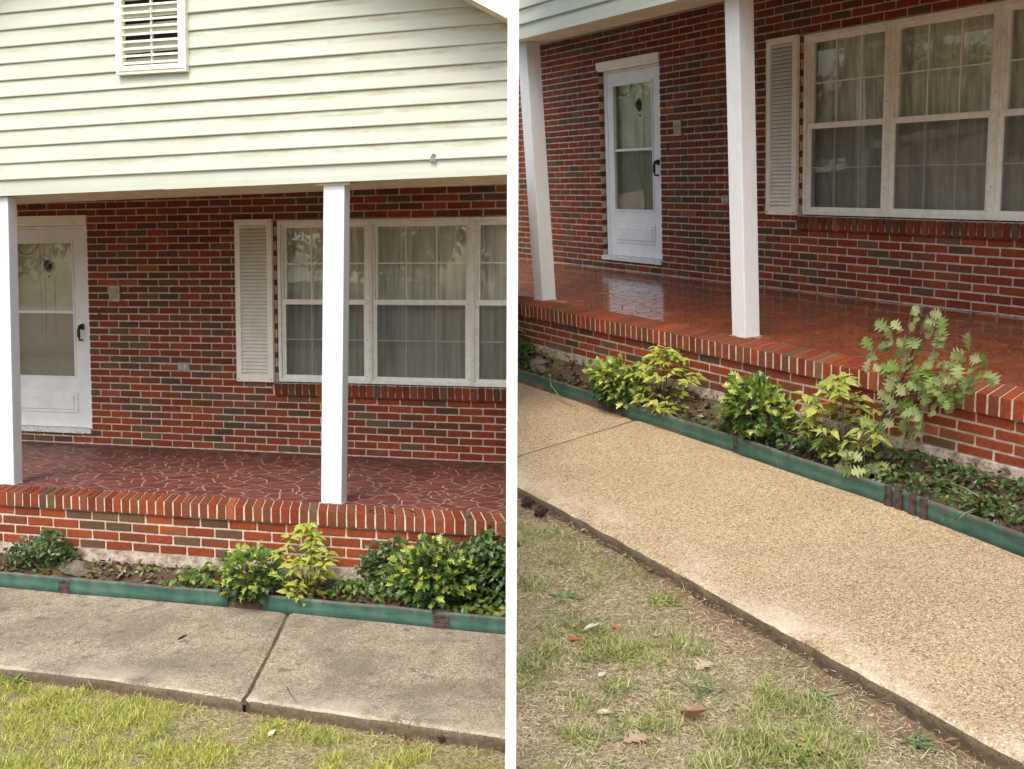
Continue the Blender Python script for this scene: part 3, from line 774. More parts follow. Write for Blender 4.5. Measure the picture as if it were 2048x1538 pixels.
# ================================================================== porch
def clip_poly(poly, nx, ny, c):
    out = []
    for i in range(len(poly)):
        p, q = poly[i], poly[(i + 1) % len(poly)]
        dp, dq = p[0] * nx + p[1] * ny - c, q[0] * nx + q[1] * ny - c
        if dp <= 0: out.append(p)
        if dp * dq < 0: t = dp / (dp - dq); out.append((p[0] + t * (q[0] - p[0]), p[1] + t * (q[1] - p[1])))
    return out
def build_porch():
    S = P[V]; x0, x1 = S['x0'], 5.6; yb, yf = S['yb'], S['yf']
    H = thing('porch', 'dry red crazy-tiled porch with pale joints and brick edge, left-hand view' if V == 'L' else 'wet glossy red tiled porch with brick edge, right-hand view', 'porch', (1, -1.2, 0))
    rr = random.Random(5)
    if V == 'L': x1 = 3.6
    # tiles
    sp = .138; rows = int(yb / sp) + 3; cols = int((x1 - x0) / sp) + 3; seeds = []
    for r_ in range(-1, rows):
        for c_ in range(-1, cols):
            seeds.append((x0 + (c_ + .5 * (r_ % 2) + rr.uniform(-.42, .42)) * sp, -.0 - (r_ + rr.uniform(-.42, .42)) * sp * .92, rr.uniform(-.0016, .0016)))
    cell = {}
    for i, s in enumerate(seeds): cell.setdefault((int(s[0] / .3), int(s[1] / .3)), []).append(i)
    spec = []
    g = .0036
    for i, (sx, sy, sw) in enumerate(seeds):
        poly = [(x0, -.006), (x0, -yb + .006), (x1, -yb + .006), (x1, -.006)]
        cx, cy = int(sx / .3), int(sy / .3)
        for dx in (-2, -1, 0, 1, 2):
            for dy in (-2, -1, 0, 1, 2):
                for j in cell.get((cx + dx, cy + dy), []):
                    if j == i: continue
                    ox, oy, ow = seeds[j]; ddx, ddy = ox - sx, oy - sy; d = math.hypot(ddx, ddy)
                    if d > .55 or d < 1e-6: continue
                    nx, ny = ddx / d, ddy / d
                    c = nx * sx + ny * sy + d / 2 + (sw - ow) / d - g * rr.uniform(.75, 1.5)
                    poly = clip_poly(poly, nx, ny, c)
                    if len(poly) < 3: break
                if len(poly) < 3: break
            if len(poly) < 3: break
        if len(poly) < 3: continue
        ar = .5 * abs(sum(poly[k][0] * poly[(k + 1) % len(poly)][1] - poly[(k + 1) % len(poly)][0] * poly[k][1] for k in range(len(poly))))
        if ar < .0006: continue
        # split bigger pieces now and then, as broken tile
        px_ = sum(p[0] for p in poly) / len(poly); py_ = sum(p[1] for p in poly) / len(poly)
        pieces = [poly]
        if rr.random() < .4:
            th = rr.uniform(0, math.pi); nx, ny = math.cos(th), math.sin(th); c = nx * px_ + ny * py_
            pieces = [clip_poly(poly, nx, ny, c - g), clip_poly(poly, -nx, -ny, -c - g)]
        for pc in pieces:
            if len(pc) < 3: continue
            px_ = sum(p[0] for p in pc) / len(pc); py_ = sum(p[1] for p in pc) / len(pc)
            ss_ = .5 * sum(pc[k][0] * pc[(k + 1) % len(pc)][1] - pc[(k + 1) % len(pc)][0] * pc[k][1] for k in range(len(pc)))
            if abs(ss_) < .0004: continue
            if ss_ < 0: pc = pc[::-1]
            n = len(pc); tz = rr.uniform(-.0003, .0004)
            t = rr.choice([(.135, .042, .032), (.115, .039, .031), (.155, .047, .035), (.125, .036, .028)]) if V == 'L' else rr.choice([(.26, .066, .018), (.22, .056, .017), (.29, .078, .022)])
            me = MB().add([(p[0] - px_, p[1] - py_, -.008) for p in pc] + [(p[0] - px_, p[1] - py_, tz - .0008) for p in pc] + [((p[0] - px_) * .96, (p[1] - py_) * .96, tz) for p in pc],
                          [tuple(range(2 * n, 3 * n))] + [(k, (k + 1) % n, n + (k + 1) % n, n + k) for k in range(n)] + [(n + k, n + (k + 1) % n, 2 * n + (k + 1) % n, 2 * n + k) for k in range(n)], t).mesh('tile')
            spec.append((me, (px_, py_, 0), None, None))
    place_pieces(spec, 'tile', 'tile_field', M['tile' + V], H)
    obj('grout_bed', MB().box(x0, x1, -yb + .001, .005, -.06, -.0010), M['grout' + V], H)
    # rowlock edge
    x = x0; i = 0; spec = []; pitch = .0640
    while x < x1:
        cls = rr.choices('RMBO', (.42, .52, .04, .02))[0]
        spec.append((brick_mesh(cls, 'cap'), (x + .03, -(yb + yf) / 2 + rr.uniform(-.0015, .0015), -.0465 + rr.uniform(-.0012, .0012)), Matrix.Rotation(rr.uniform(-.006, .006), 4, 'Z'), (1, (yf - yb - .006) / .236, 1)))
        x += pitch
    place_pieces(spec, 'edge_brick', 'edge_brick_field', M['brick'], H)
    obj('edge_mortar', MB().box(x0, x1, -yf + .006, -yb - .0005, -.092, -.0045), M['mortar'], H)
    # stretcher courses below
    spec = []; c = S['base_c']; yw = -(yf - .022); nrow = 4
    for r_ in range(nrow):
        z = -.098 - (r_ + .5) * c; off = 0 if r_ % 2 == 0 else .5 * PITCH
        k = int((x0 - (-.273)) / PITCH) - 1
        while True:
            a = -.273 + off + k * PITCH
            if a > x1: break
            cls = rr.choices('RMBO', (.55, .28, .14, .03))[0]
            if r_ == 0 and k in (1, 2): cls = 'B'
            spec.append((brick_mesh(cls), (a + PITCH / 2, yw + .045 + rr.uniform(-.002, .002), z), None, (1, 1, (c - .012) / .0492)))
            k += 1
    place_pieces(spec, 'brick', 'brick_field', M['brick'], H)
    zb = -.098 - nrow * c
    obj('base_mortar', MB().box(x0, x1, yw + .006, yw + .2, zb + .002, -.0965), M['mortar'], H)
    obj('footing', MB().box(x0, x1, yw - .012, yw + .2, -.66, zb), M['footing'], H)
    obj('porch_core', MB().box(x0, x1, yw + .201, .1, -.66, -.061), M['footing'], H)
    # posts
    sl = S['slope']
    for i, (a, b, ya, yb_) in enumerate((S['c1'], S['c2'])):
        zt = 2.03 + sl * ((a + b) / 2 - 1.2)
        PM = bevbox('post', b - a, yb_ - ya, zt - .003, .006, 2)
        for v in PM.vertices: v.co.x += S['lean'][i] * (v.co.z / zt + .5)
        po = put('post', PM, M['post'], H, ((a + b) / 2, -(ya + yb_) / 2, (zt + .001) / 2 + .001))
        po['label'] = 'white painted square timber post'
        obj('post_foot', MB().box(a - .010, b + .010, -yb_ - .008, -ya + .010, .0012, .0055), M['footing'], H)
        if V == 'L':
            obj('post_cap', MB().box(a - .005, b + .085, -yb_ - .01, -ya + .02, zt - .018, zt - .001), M['soffit'], H) if i else None
    return H

# ================================================================== ground pieces
WALLRISE = {'L': .085, 'R': .16}
G = {'L': dict(zs=-.565, zl=-.638, joint=((1.705, -2.405), (2.20, -3.86)), inner=lambda x: -2.43, front=lambda x: -3.705 - .062 * max(0, x - 1.4) - .01 * (x - .8)),
     'R': dict(zs=-.565, zl=-.618, joint=((1.142, -2.12), (1.53, -3.50)), inner=lambda x: -2.14 - .02 * max(0, x - 2.2), front=lambda x: -3.474 - .036 * max(0, x - 2.4))}
def build_walk():
    g = G[V]; zs = g['zs']; (ja, jb) = g['joint']
    W = thing('sidewalk', 'stained grey concrete walk' if V == 'L' else 'washed tan aggregate walk', None, (1, -3, zs), kind='structure')
    jx = lambda y: ja[0] + (jb[0] - ja[0]) * (y - ja[1]) / (jb[1] - ja[1])
    xl, xr = (-2.2, 4.4) if V == 'L' else (-4.5, 6.2)
    gap = .012
    for side in (0, 1):
        nx, ny = 90, 34; top = []
        inn, fr = g['inner'], g['front']
        vs_, ts_ = [], []
        dz = 0 if side else -.004
        for i in range(nx + 1):
            for j in range(ny + 1):
                v = j / ny; s = i / nx
                xa0 = xl if side == 0 else None
                # x runs to the joint; y between inner and front edge
                y = inn(0) + (fr(2.2) - inn(0)) * v
                xj = jx(y)
                ragged = .006 * noise.noise((y * 14, side * 5, 1)) + .004 * noise.noise((y * 45, side * 5, 2))
                x = xl + (xj - gap + ragged - xl) * s if side == 0 else xj + gap + ragged + (xr - xj - gap) * s
                yi, yf_ = inn(x), fr(x)
                y = yi + (yf_ - yi) * v
                if j == ny: y += .010 * noise.noise((x * 7, 3, side)) + .006 * noise.noise((x * 31, 3, side))
                z = zs + dz + .004 * noise.noise((x * 1.5, y * 1.5, 0)) + .0012 * noise.noise((x * 22, y * 22, 0))
                ed = (y - yf_)
                if j == ny: z -= .012
                elif j == ny - 1: y = yf_ + .012; z -= .001
                if (side == 0 and i == nx) or (side == 1 and i == 0): z -= .010
                vs_.append((x, y, z)); m_ = min(1, max(0, (y - yf_) / .26)); ts_.append((m_, 0, 0))
        idx = lambda i, j: i * (ny + 1) + j
        fs_ = [(idx(i, j), idx(i, j + 1), idx(i + 1, j + 1), idx(i + 1, j)) for i in range(nx) for j in range(ny)]
        n0 = len(vs_)
        ring = [idx(i, ny) for i in range(nx + 1)] if side == 0 else [idx(i, ny) for i in range(nx + 1)]
        loop = ([idx(nx, j) for j in range(ny)] if False else [])
        # outer side wall: front edge then the joint edge
        path = [idx(i, ny) for i in range(nx + 1)]
        jpath = [idx(nx, j) for j in range(ny + 1)] if side == 0 else [idx(0, j) for j in range(ny + 1)]
        def skirt(path):
            o = len(vs_)
            for q in path:
                a, b, c_ = vs_[q]; vs_.append((a, b, c_)); ts_.append((1, .55, 0))
                vs_.append((a, b + .006 * noise.noise((a * 9, b * 9, 4)), c_ - .03)); ts_.append((1, .95, 0))
                vs_.append((a, b + .004, zs - .14)); ts_.append((1, 1, 0))
            for q in range(len(path) - 1):
                for h in (0, 1): fs_.append((o + 3 * q + h, o + 3 * q + h + 1, o + 3 * q + h + 4, o + 3 * q + h + 3))
        skirt(path); skirt(jpath)
        mb = MB().add(vs_, fs_); mb.t = ts_
        sb = obj('slab', mb, M['conc' + V], W)
    # crack filling of soil
    jf = MB(); o = []
    for k in range(20):
        y = ja[1] + (jb[1] + .05 - ja[1]) * k / 19; x = jx(y); o += [(x - .02, y, zs - .016), (x + .02, y, zs - .016)]
    jf.add(o, [(2 * k, 2 * k + 2, 2 * k + 3, 2 * k + 1) for k in range(19)]); xq = jx(g['front'](jb[0]) + .03); yq = g['front'](xq) + .022; jf.box(xq - .03, xq + .03, yq, yq + .05, zs - .14, zs - .018); obj('joint_filling', jf, M['soil'], W)
    # ---- planting bed
    yw = -(P[V]['yf'] - .03); nx, ny = 150, 14; vs_ = []
    for i in range(nx + 1):
        x = xl + (xr - xl) * i / nx
        for j in range(ny + 2):
            v = min(1, j / ny); y = yw + (g['inner'](x) - .01 - yw) * v - (.03 if j > ny else 0)
            z = -.64 if j > ny else -.505 + WALLRISE[V] * (1 - v) ** 1.5 + .016 * noise.noise((x * 3, y * 5, 7)) + .012 * noise.noise((x * 11, y * 11, 2)) - .02 * v
            vs_.append((x, y, z))
    fs_ = [(i * (ny + 2) + j, i * (ny + 2) + j + 1, (i + 1) * (ny + 2) + j + 1, (i + 1) * (ny + 2) + j) for i in range(nx) for j in range(ny + 1)]
    tag(obj('planting_soil', MB().add(vs_, fs_), M['soil'], None, True), kind='structure', label='mossy brown soil of the bed below the porch')
    # ---- lawn ground
    zl = g['zl']; vs_, ts_ = [], []; nx, ny = 160, 40
    for i in range(nx + 1):
        x = xl + (xr - xl) * i / nx
        for j in range(ny + 1):
            v = (j / ny) ** 1.6; y = g['front'](x) + .03 - 2.6 * v
            d = g['front'](x) - y
            z = zl + .010 * noise.noise((x * 4, y * 4, 1)) + .006 * noise.noise((x * 14, y * 14, 1)) - (.022 * math.exp(-(d / .07) ** 2) if V == 'R' else .006 * math.exp(-(d / .05) ** 2))
            vs_.append((x, y, z)); b = math.exp(-(max(d, 0) / (.17 if V == 'R' else .045)) ** 2) * (.75 + .5 * noise.noise((x * 6, y * 6, 3))); ts_.append((min(1, max(0, b)), 0, 0))
    fs_ = [(i * (ny + 1) + j, i * (ny + 1) + j + 1, (i + 1) * (ny + 1) + j + 1, (i + 1) * (ny + 1) + j) for i in range(nx) for j in range(ny)]
    mb = MB().add(vs_, fs_); mb.t = ts_
    tag(obj('lawn', mb, M['lawn' + V], None, True), kind='structure', label='patchy dry lawn in front of the walk')
    # far ground sheet
    far = MB(); E_ = 160
    far.add([(-E_, -E_, zl - .05), (E_, -E_, zl - .05), (E_, E_, zl - .05), (-E_, E_, zl - .05)], [(0, 1, 2, 3)])
    tag(obj('ground', far, M['lawn' + V]), kind='structure')

def build_grass():
    g = G[V]; n = 250000 if V == 'L' else 380000
    xl, xr = (-.6, 4.2) if V == 'L' else (1.0, 6.0)
    X = RNG.uniform(xl, xr, n); D = RNG.uniform(0, 1.5, n)
    fx = np.array([g['front'](x) for x in np.linspace(xl, xr, 400)]); Y = np.interp(X, np.linspace(xl, xr, 400), fx) - .004 - D
    Pn = np.c_[X, Y, np.full(n, g['zl'])]
    k = mask_view(Pn, 70); X, Y, D, Pn = X[k], Y[k], D[k], Pn[k]; n = len(X)
    na = np.array([noise.noise((x * 2.1, y * 2.1, 5)) + .5 * noise.noise((x * 6, y * 6, 8)) for x, y in zip(X, Y)])
    nb = np.array([noise.noise((x * 9, y * 9, 1)) for x, y in zip(X, Y)])
    bare = np.exp(-(D / (.20 if V == 'R' else .04)) ** 2)
    green = na * .9 + .5 * nb + (.04 if V == 'L' else -.10) - bare * .6
    keep = RNG.uniform(0, 1, n) > bare * (.93 if V == 'R' else .5)
    isg = (green + RNG.normal(0, .28, n)) > .18
    keep &= isg | (RNG.uniform(0, 1, n) < .92)
    Pn, isg, na, nb, D = Pn[keep], isg[keep], na[keep], nb[keep], D[keep]; n = len(Pn)
    th = RNG.uniform(0, math.tau, n)
    el = np.where(isg, RNG.uniform(.15, 1.3, n), RNG.uniform(-.02, .45, n))
    Dv = np.c_[np.cos(th) * np.cos(el), np.sin(th) * np.cos(el), np.sin(el)]
    S_ = np.where(isg, RNG.uniform(.018, .046, n) * (1 + .5 * np.clip(nb, -.4, 1)), RNG.uniform(.010, .030, n))
    Tg = pick([(.42, .45, .09), (.52, .52, .14), (.32, .38, .08), (.58, .55, .20)] if V == 'L' else [(.30, .33, .12), (.40, .41, .17), (.23, .27, .10), (.46, .45, .23)], n)
    Ts = pick([(.62, .56, .33), (.52, .46, .25), (.70, .65, .43), (.38, .31, .17)] if V == 'L' else [(.58, .50, .34), (.48, .40, .25), (.66, .60, .43), (.34, .27, .17)], n)
    T = np.where(isg[:, None], Tg, Ts)
    Pn[:, 2] += .002 + RNG.uniform(0, .006, n)
    pv, pf = np.array([(0, -.042, 0), (0, .042, 0), (.55, .034, -.07), (.55, -.034, -.07), (1, .004, -.26), (1, -.004, -.26)], float), np.array([(0, 1, 2, 3), (3, 2, 4, 5)])
    me = leaf_cloud('grass', (pv, pf), Pn, Dv, np.tile([0, 0, 1.], (n, 1)) + RNG.normal(0, .3, (n, 3)), S_, T)
    tag(obj('grass', me, M['grass']), 'short patchy green and straw grass, %s' % SIDE[V], None, kind='stuff')

def tuft(x, y, n, ln, label, cols, broad=False, name='weed_tuft', z=None, cat='weed'):
    if broad: n, ln = 22, ln * .72
    z = G[V]['zl'] if z is None else z
    th = RNG.uniform(0, math.tau, n); el = RNG.uniform(.15, 1.0, n) if not broad else RNG.uniform(.1, .6, n)
    D = np.c_[np.cos(th) * np.cos(el), np.sin(th) * np.cos(el), np.sin(el)]
    Pn = np.c_[x + RNG.normal(0, .012 if broad else .03, n), y + RNG.normal(0, .012 if broad else .03, n), np.full(n, z + .002)]
    pr = leafproto([0, .2, .5, .8, 1], [.05, .14, .20, .13, .01], .2, -.35) if broad else leafproto([0, .35, .7, 1], [.06, .07, .05, .004], .3, -.45)
    me = leaf_cloud(name, pr, Pn, D, np.tile([0, 0, 1.], (n, 1)), RNG.uniform(.6, 1.1, n) * ln, pick(cols, n))
    return tag(obj(name, me, M['grass']), label, cat, 'weeds and tufts in the lawn' if cat == 'weed' else None)

# ================================================================== edging
def edging_piece(x0, x1, yfun, label, ztop=-.468, conn=(), weave=()):
    n = 40; prof = [(.012, -.115), (-.004, -.112), (-.006, -.06), (-.004, -.03), (-.012, -.014), (-.010, -.002), (0, .003), (.010, -.002), (.012, -.014), (.006, -.03), (.008, -.07)]
    hs = [0, 0, .3, .6, .8, 1, 1, 1, .9, .7, .4]
    vs_, ts_ = [], []
    for i in range(n + 1):
        x = x0 + (x1 - x0) * i / n; yy = yfun(x) + .006 * noise.noise((x * 2.3, 1, 9)); zz = ztop + .006 * noise.noise((x * 2.7, 4, 9))
        for (a, b), h in zip(prof, hs): vs_.append((x, yy + a, zz + b)); ts_.append((h, 0, 0))
    k = len(prof)
    fs_ = [(i * k + j, (i + 1) * k + j, (i + 1) * k + (j + 1) % k, i * k + (j + 1) % k) for i in range(n) for j in range(k)] + [tuple(range(k)), tuple(range(n * k, n * k + k))[::-1]]
    mb = MB().add(vs_, fs_); mb.t = ts_
    E_ = tag(obj('garden_edging', mb, M['edging'], None, True), label, 'edging', 'green edging strips along the walk')
    for cx, cw in conn:
        c = MB(); yy = yfun(cx)
        for q, (dz0, dz1) in enumerate(((-.105, -.066), (-.062, -.034), (-.030, .006))):
            c.box(cx - cw / 2, cx + cw / 2, yy - .0135 + .0012 * q, yy + .0135, ztop + dz0, ztop + dz1)
        obj('connector', c, M['connector'], E_)
    for cx in weave:
        c = MB(); yy = yfun(cx)
        c.box(cx - .02, cx + .02, yy - .0145, yy - .0065, ztop - .105, ztop + .004); obj('connector', c, M['connector'], E_)
    return E_

# ================================================================== plants
def stems(parent, base, tips, r=.004, mt='bark', name='stem'):
    for t in tips:
        b = Vector(base) + Vector((random.uniform(-.03, .03), random.uniform(-.02, .02), 0)); t = Vector(t); m_ = (b + t) / 2 + Vector((random.uniform(-.03, .03), random.uniform(-.02, .02), .02))
        obj(name, MB().tube([b, m_, t], [r, r * .8, r * .45], 5), M[mt], parent)
def nandina(x, y, cx, cz, rx, rz, label, ncl, seed, big=1.0, pale=0.0):
    rs = random.Random(seed); z0 = -.505
    T = thing('nandina_shrub', label, 'shrub', (x, y, z0))
    cols = [(.44, .50, .09), (.36, .45, .08), (.50, .53, .12), (.27, .38, .07), (.52, .50, .20)]
    if pale: cols = [tuple(a + (b - a) * pale for a, b in zip(c, (.36, .38, .14))) for c in cols]
    meshes = [leafmesh(LANCE, c) for c in cols] + [leafmesh(LANCE, (.30, .10, .04)), leafmesh(OVATE, cols[0])]
    tips = []
    for i in range(ncl):
        th = rs.uniform(0, math.tau); u = rs.uniform(-.95, 1); r_ = math.sqrt(max(0, 1 - u * u)) * rs.uniform(.35, 1)
        if u > .5: r_ *= .6
        c = Vector((cx + rx * r_ * math.cos(th), y + .15 * r_ * math.sin(th) - .02, cz + rz * u))
        if c.z < z0 + .04: c.z = z0 + .05
        tips.append(c)
        out = Vector((math.cos(th) * .8, math.sin(th) * .8 - .35, .25)).normalized()
        nl = rs.randint(4, 5)
        for k in range(nl):
            a = k * math.tau / nl + rs.uniform(-.4, .4)
            side = Vector((math.cos(a), math.sin(a) * .8, rs.uniform(-.5, .25)))
            d = (side + out * .45).normalized()
            s = rs.uniform(.042, .080) * big
            mi = rs.choices(range(len(meshes)), [6, 5, 4, 3, 2, .5, 2])[0]
            put('leaf', meshes[mi], M['leaf'], T, c + d * .006 + Vector((0, 0, rs.uniform(-.02, .02))), leaf_rot(d, (rs.uniform(-.3, .3), -.5 + rs.uniform(-.3, .3), 1), rs.uniform(-.4, .4)), (s, s * rs.uniform(.85, 1.2), s))
    stems(T, (x, y, z0 - .01), [t for t in tips if t.z > cz - rz * .3][:9], .004)
    return T
def holly(x, y, cx, cz, rx, ry, rz, label, n, seed, bright=.5):
    n = int(n * 1.5)
    z0 = -.505
    T = thing('holly_shrub', label, 'shrub', (x, y, z0))
    u = RNG.normal(0, 1, (n, 3)); u /= np.linalg.norm(u, axis=1, keepdims=True)
    rr = RNG.uniform(.45, 1.0, n)[:, None] ** .6
    lump = np.array([1 + .5 * noise.noise((a[0] * 2.2 + seed, a[1] * 2.2, a[2] * 2.2)) for a in u])[:, None]
    Pn = np.array([cx, y, cz]) + u * rr * lump * np.array([rx, ry, rz])
    Pn[:, 2] = np.maximum(Pn[:, 2], z0 + .03)
    D = u + RNG.normal(0, .5, (n, 3)) + np.array([0, -.2, .15])
    U = np.tile([0, -.5, 1.], (n, 1)) + RNG.normal(0, .4, (n, 3))
    S_ = RNG.uniform(.038, .068, n)
    newg = RNG.uniform(0, 1, n) < np.clip(.15 + bright * (u[:, 2] * .5 + .45), 0, 1)
    T1 = pick([(.35, .43, .08), (.26, .39, .07), (.43, .48, .13)], n); T2 = pick([(.06, .12, .03), (.045, .09, .03), (.09, .16, .035)], n)
    obj('crown', leaf_cloud('crown', HOLLY, Pn, D, U, S_, np.where(newg[:, None], T1, T2)), M['glossleaf'], T)
    stems(T, (x, y, z0 - .01), [(cx + a, y + random.uniform(-.08, .05), cz + random.uniform(-.02, rz * .6)) for a in np.linspace(-rx * .7, rx * .7, 6)], .005)
    return T
def ivy(x, y, box, label, n, seed, cols, size=(.018, .034), proto=None, gloss='glossleaf', name='ivy_clump', cat='ivy', down=.3):
    """leaves over a lumpy mass inside box (x0,x1,y0,y1,z0,z1)"""
    n = int(n * 1.25)
    T = thing(name, label, cat, (x, y, -.505))
    a, b, c, d, e, f = box
    Pn = np.c_[RNG.uniform(a, b, n), RNG.uniform(c, d, n), RNG.uniform(0, 1, n)]
    top = np.array([.55 + .45 * noise.noise((p[0] * 5 + seed, p[1] * 4, 2)) for p in Pn]); top *= np.clip(1.25 - (2 * (Pn[:, 0] - a) / (b - a) - 1) ** 4, .25, 1)
    Pn[:, 2] = e + (f - e) * np.clip(top + .25, .1, 1) * Pn[:, 2] ** .6
    D = np.c_[RNG.normal(0, .8, n), RNG.normal(-.5, .6, n), RNG.normal(-down, .5, n)]
    U = np.c_[RNG.normal(0, .5, n), RNG.normal(-.9, .4, n), RNG.normal(.8, .3, n)]
    obj('crown', leaf_cloud('crown', proto or OVATE, Pn, D, U, 1.15 * RNG.uniform(*size, n), pick(cols, n, .25)), M[gloss], T)
    tips = [(random.uniform(a, b), random.uniform(c, d), random.uniform(e, e + (f - e) * .7)) for _ in range(5)]
    stems(T, (x, y, -.51), tips, .003)
    return T
DARKIVY = [(.055, .10, .026), (.075, .13, .035), (.04, .08, .024), (.11, .17, .045)]

def oak_sapling():
    rs = random.Random(21); y = -2.05; base = Vector((3.06, y + .08, -.50))
    T = thing('oak_sapling', 'pale green oak sapling with lobed leaves standing above the porch edge', 'sapling', base)
    trunk = [base, Vector((3.14, y, -.2)), Vector((3.30, y - .03, .05)), Vector((3.40, y - .03, .32))]
    obj('trunk', MB().tube(trunk, [.012, .010, .007, .003], 7), M['bark'], T)
    cols = [(.24, .30, .11), (.29, .34, .14), (.20, .27, .10), (.33, .36, .17), (.22, .33, .08)]
    ms = [leafmesh(OAK, c) for c in cols]
    cl = [((3.41, .34), .09, 5), ((3.30, .26), .10, 5), ((3.23, .20), .09, 5), ((3.48, .27), .10, 6), ((3.16, .11), .08, 5), ((3.36, .15), .12, 9), ((3.48, .08), .11, 9), ((3.62, .06), .11, 8), ((3.72, .14), .09, 7), ((3.66, .19), .07, 4),
          ((3.27, .03), .10, 8), ((3.38, -.02), .10, 8), ((3.52, -.03), .10, 7), ((3.32, -.12), .09, 6), ((3.42, -.11), .08, 5), ((3.56, .0), .1, 6), ((3.24, -.07), .07, 4), ((3.18, -.20), .07, 4), ((3.34, -.22), .08, 4)]
    for (cx, cz), r_, n in cl:
        c = Vector((cx, y - .02 + rs.uniform(-.05, .03), cz))
        # branch from the nearest point of the trunk
        q = min([trunk[0].lerp(trunk[1], .6), trunk[1], trunk[1].lerp(trunk[2], .5), trunk[2], trunk[2].lerp(trunk[3], .5)], key=lambda t: (t - c).length + (0 if t.z < c.z else .3))
        obj('branch', MB().tube([q, (q + c) / 2 + Vector((0, 0, .015)), c], [.0035, .003, .0018], 5), M['bark'], T)
        n += 2
        for k in range(n):
            a = k * math.tau / n + rs.uniform(-.5, .5)
            d = Vector((math.cos(a), rs.uniform(-.8, .3), math.sin(a) * .8 - .12)).normalized(); s = rs.uniform(.052, .095)
            put('leaf', rs.choice(ms), M['leaf'], T, c + d * .012 + Vector((rs.uniform(-.035, .035), rs.uniform(-.03, .02), rs.uniform(-.03, .03))), leaf_rot(d, (rs.uniform(-.3, .3), -1.0, .7 + rs.uniform(-.3, .3)), rs.uniform(-.5, .5)), (s, s, s))
    return T

def dead_leaf(x, y, s, ang, label, tint, proto=None, z=None, tilt=.15, name='dead_leaf', cat='leaf', pieces=None):
    z = G[V]['zl'] + .012 if z is None else z
    d = Vector((math.cos(ang), math.sin(ang), tilt))
    me = leafmesh(proto or CURLED, tint, 'dead_leaf')
    o = put(name, me, M['deadleaf'], None, (x, y, z), leaf_rot(d, (0, 0, 1)), (s, s, s))
    return tag(o, label, cat, 'fallen leaves')
def litter():
    g = G[V]; n = 1500 if V == 'L' else 1900; yw = -(P[V]['yf'] - .02); xl, xr = (-.9, 3.3) if V == 'L' else (-1.4, 4.3)
    X = RNG.uniform(xl, xr, n); t = RNG.uniform(0.03, .96, n); Y = yw + (np.array([g['inner'](x) for x in X]) + .03 - yw) * t
    dens = np.array([noise.noise((x * 2.3, y * 3, 12)) for x, y in zip(X, Y)]); k = dens + RNG.normal(0, .25, n) > -.1
    X, Y, t = X[k], Y[k], t[k]; n = len(X)
    Z = -.505 + WALLRISE[V] * (1 - t) ** 1.5 - .02 * t + .016 * np.array([noise.noise((x * 3, y * 5, 7)) for x, y in zip(X, Y)]) + RNG.uniform(.002, .02, n)
    th = RNG.uniform(0, math.tau, n); D = np.c_[np.cos(th), np.sin(th), RNG.normal(0, .35, n)]; U = np.c_[RNG.normal(0, .5, (n, 2)), np.ones(n)]
    me = leaf_cloud('leaf_litter', CURLED, np.c_[X, Y, Z], D, U, RNG.uniform(.018, .06, n), pick([(.12, .065, .035), (.20, .13, .075), (.28, .21, .13), (.09, .045, .028), (.16, .07, .045)], n, .25))
    tag(obj('leaf_litter', me, M['deadleaf']), 'brown dead leaves and twigs littering the bed', None, kind='stuff')
    n = 240; X = RNG.uniform(xl, xr, n); t = RNG.uniform(.05, .95, n); Y = yw + (np.array([g['inner'](x) for x in X]) + .03 - yw) * t
    Z = -.49 + WALLRISE[V] * (1 - t) ** 1.5 - .02 * t; th = RNG.uniform(0, math.tau, n)
    me = leaf_cloud('twigs', leafproto([0, .5, 1], [.03, .03, .012], .5, .05), np.c_[X, Y, Z], np.c_[np.cos(th), np.sin(th), RNG.normal(0.05, .1, n)], np.tile([0, 0, 1.], (n, 1)), RNG.uniform(.05, .15, n), pick([(.30, .23, .15), (.20, .13, .09), (.40, .34, .25)], n))
    tag(obj('twigs', me, M['deadleaf']), 'thin dry twigs strewn over the bed', None, kind='stuff')
def stone(x, y, z, r, label, seed):
    bm = bmesh.new(); bmesh.ops.create_icosphere(bm, subdivisions=3, radius=1)
    for v in bm.verts:
        q = v.co.copy(); k = 1 + .35 * noise.noise(q * 1.3 + Vector((seed, 0, 0))) + .1 * noise.noise(q * 5)
        v.co = Vector((q.x * r[0], q.y * r[1], max(q.z, -.3) * r[2])) * k
    me = bpy.data.meshes.new('stone'); bm.to_mesh(me); bm.free(); settint(me, (1, 1, 1))
    tag(put('garden_stone', me, M['rock'], None, (x, y, z), Matrix.Rotation(.3, 4, 'Y')), label, 'stone')
def burr(x, y, r, label):
    bm = bmesh.new(); bmesh.ops.create_icosphere(bm, subdivisions=3, radius=r)
    for i, v in enumerate(bm.verts): v.co *= 1.25 if i % 3 == 0 else .85
    me = bpy.data.meshes.new('seed_ball'); bm.to_mesh(me); bm.free(); settint(me, (1, 1, 1))
    tag(put('seed_ball', me, M['burr'], None, (x, y, G[V]['zl'] + r * .9)), label, 'seed ball')
def twig(pts, r, label, mt='twig', name='twig', cat='twig'):
    tag(obj(name, MB().tube(pts, [r] * (len(pts) - 1) + [r * .4], 5), M[mt]), label, cat)

# ================================================================== build both views
for V in ('L', 'R'):
    build_house(); build_porch(); build_walk(); curtains()

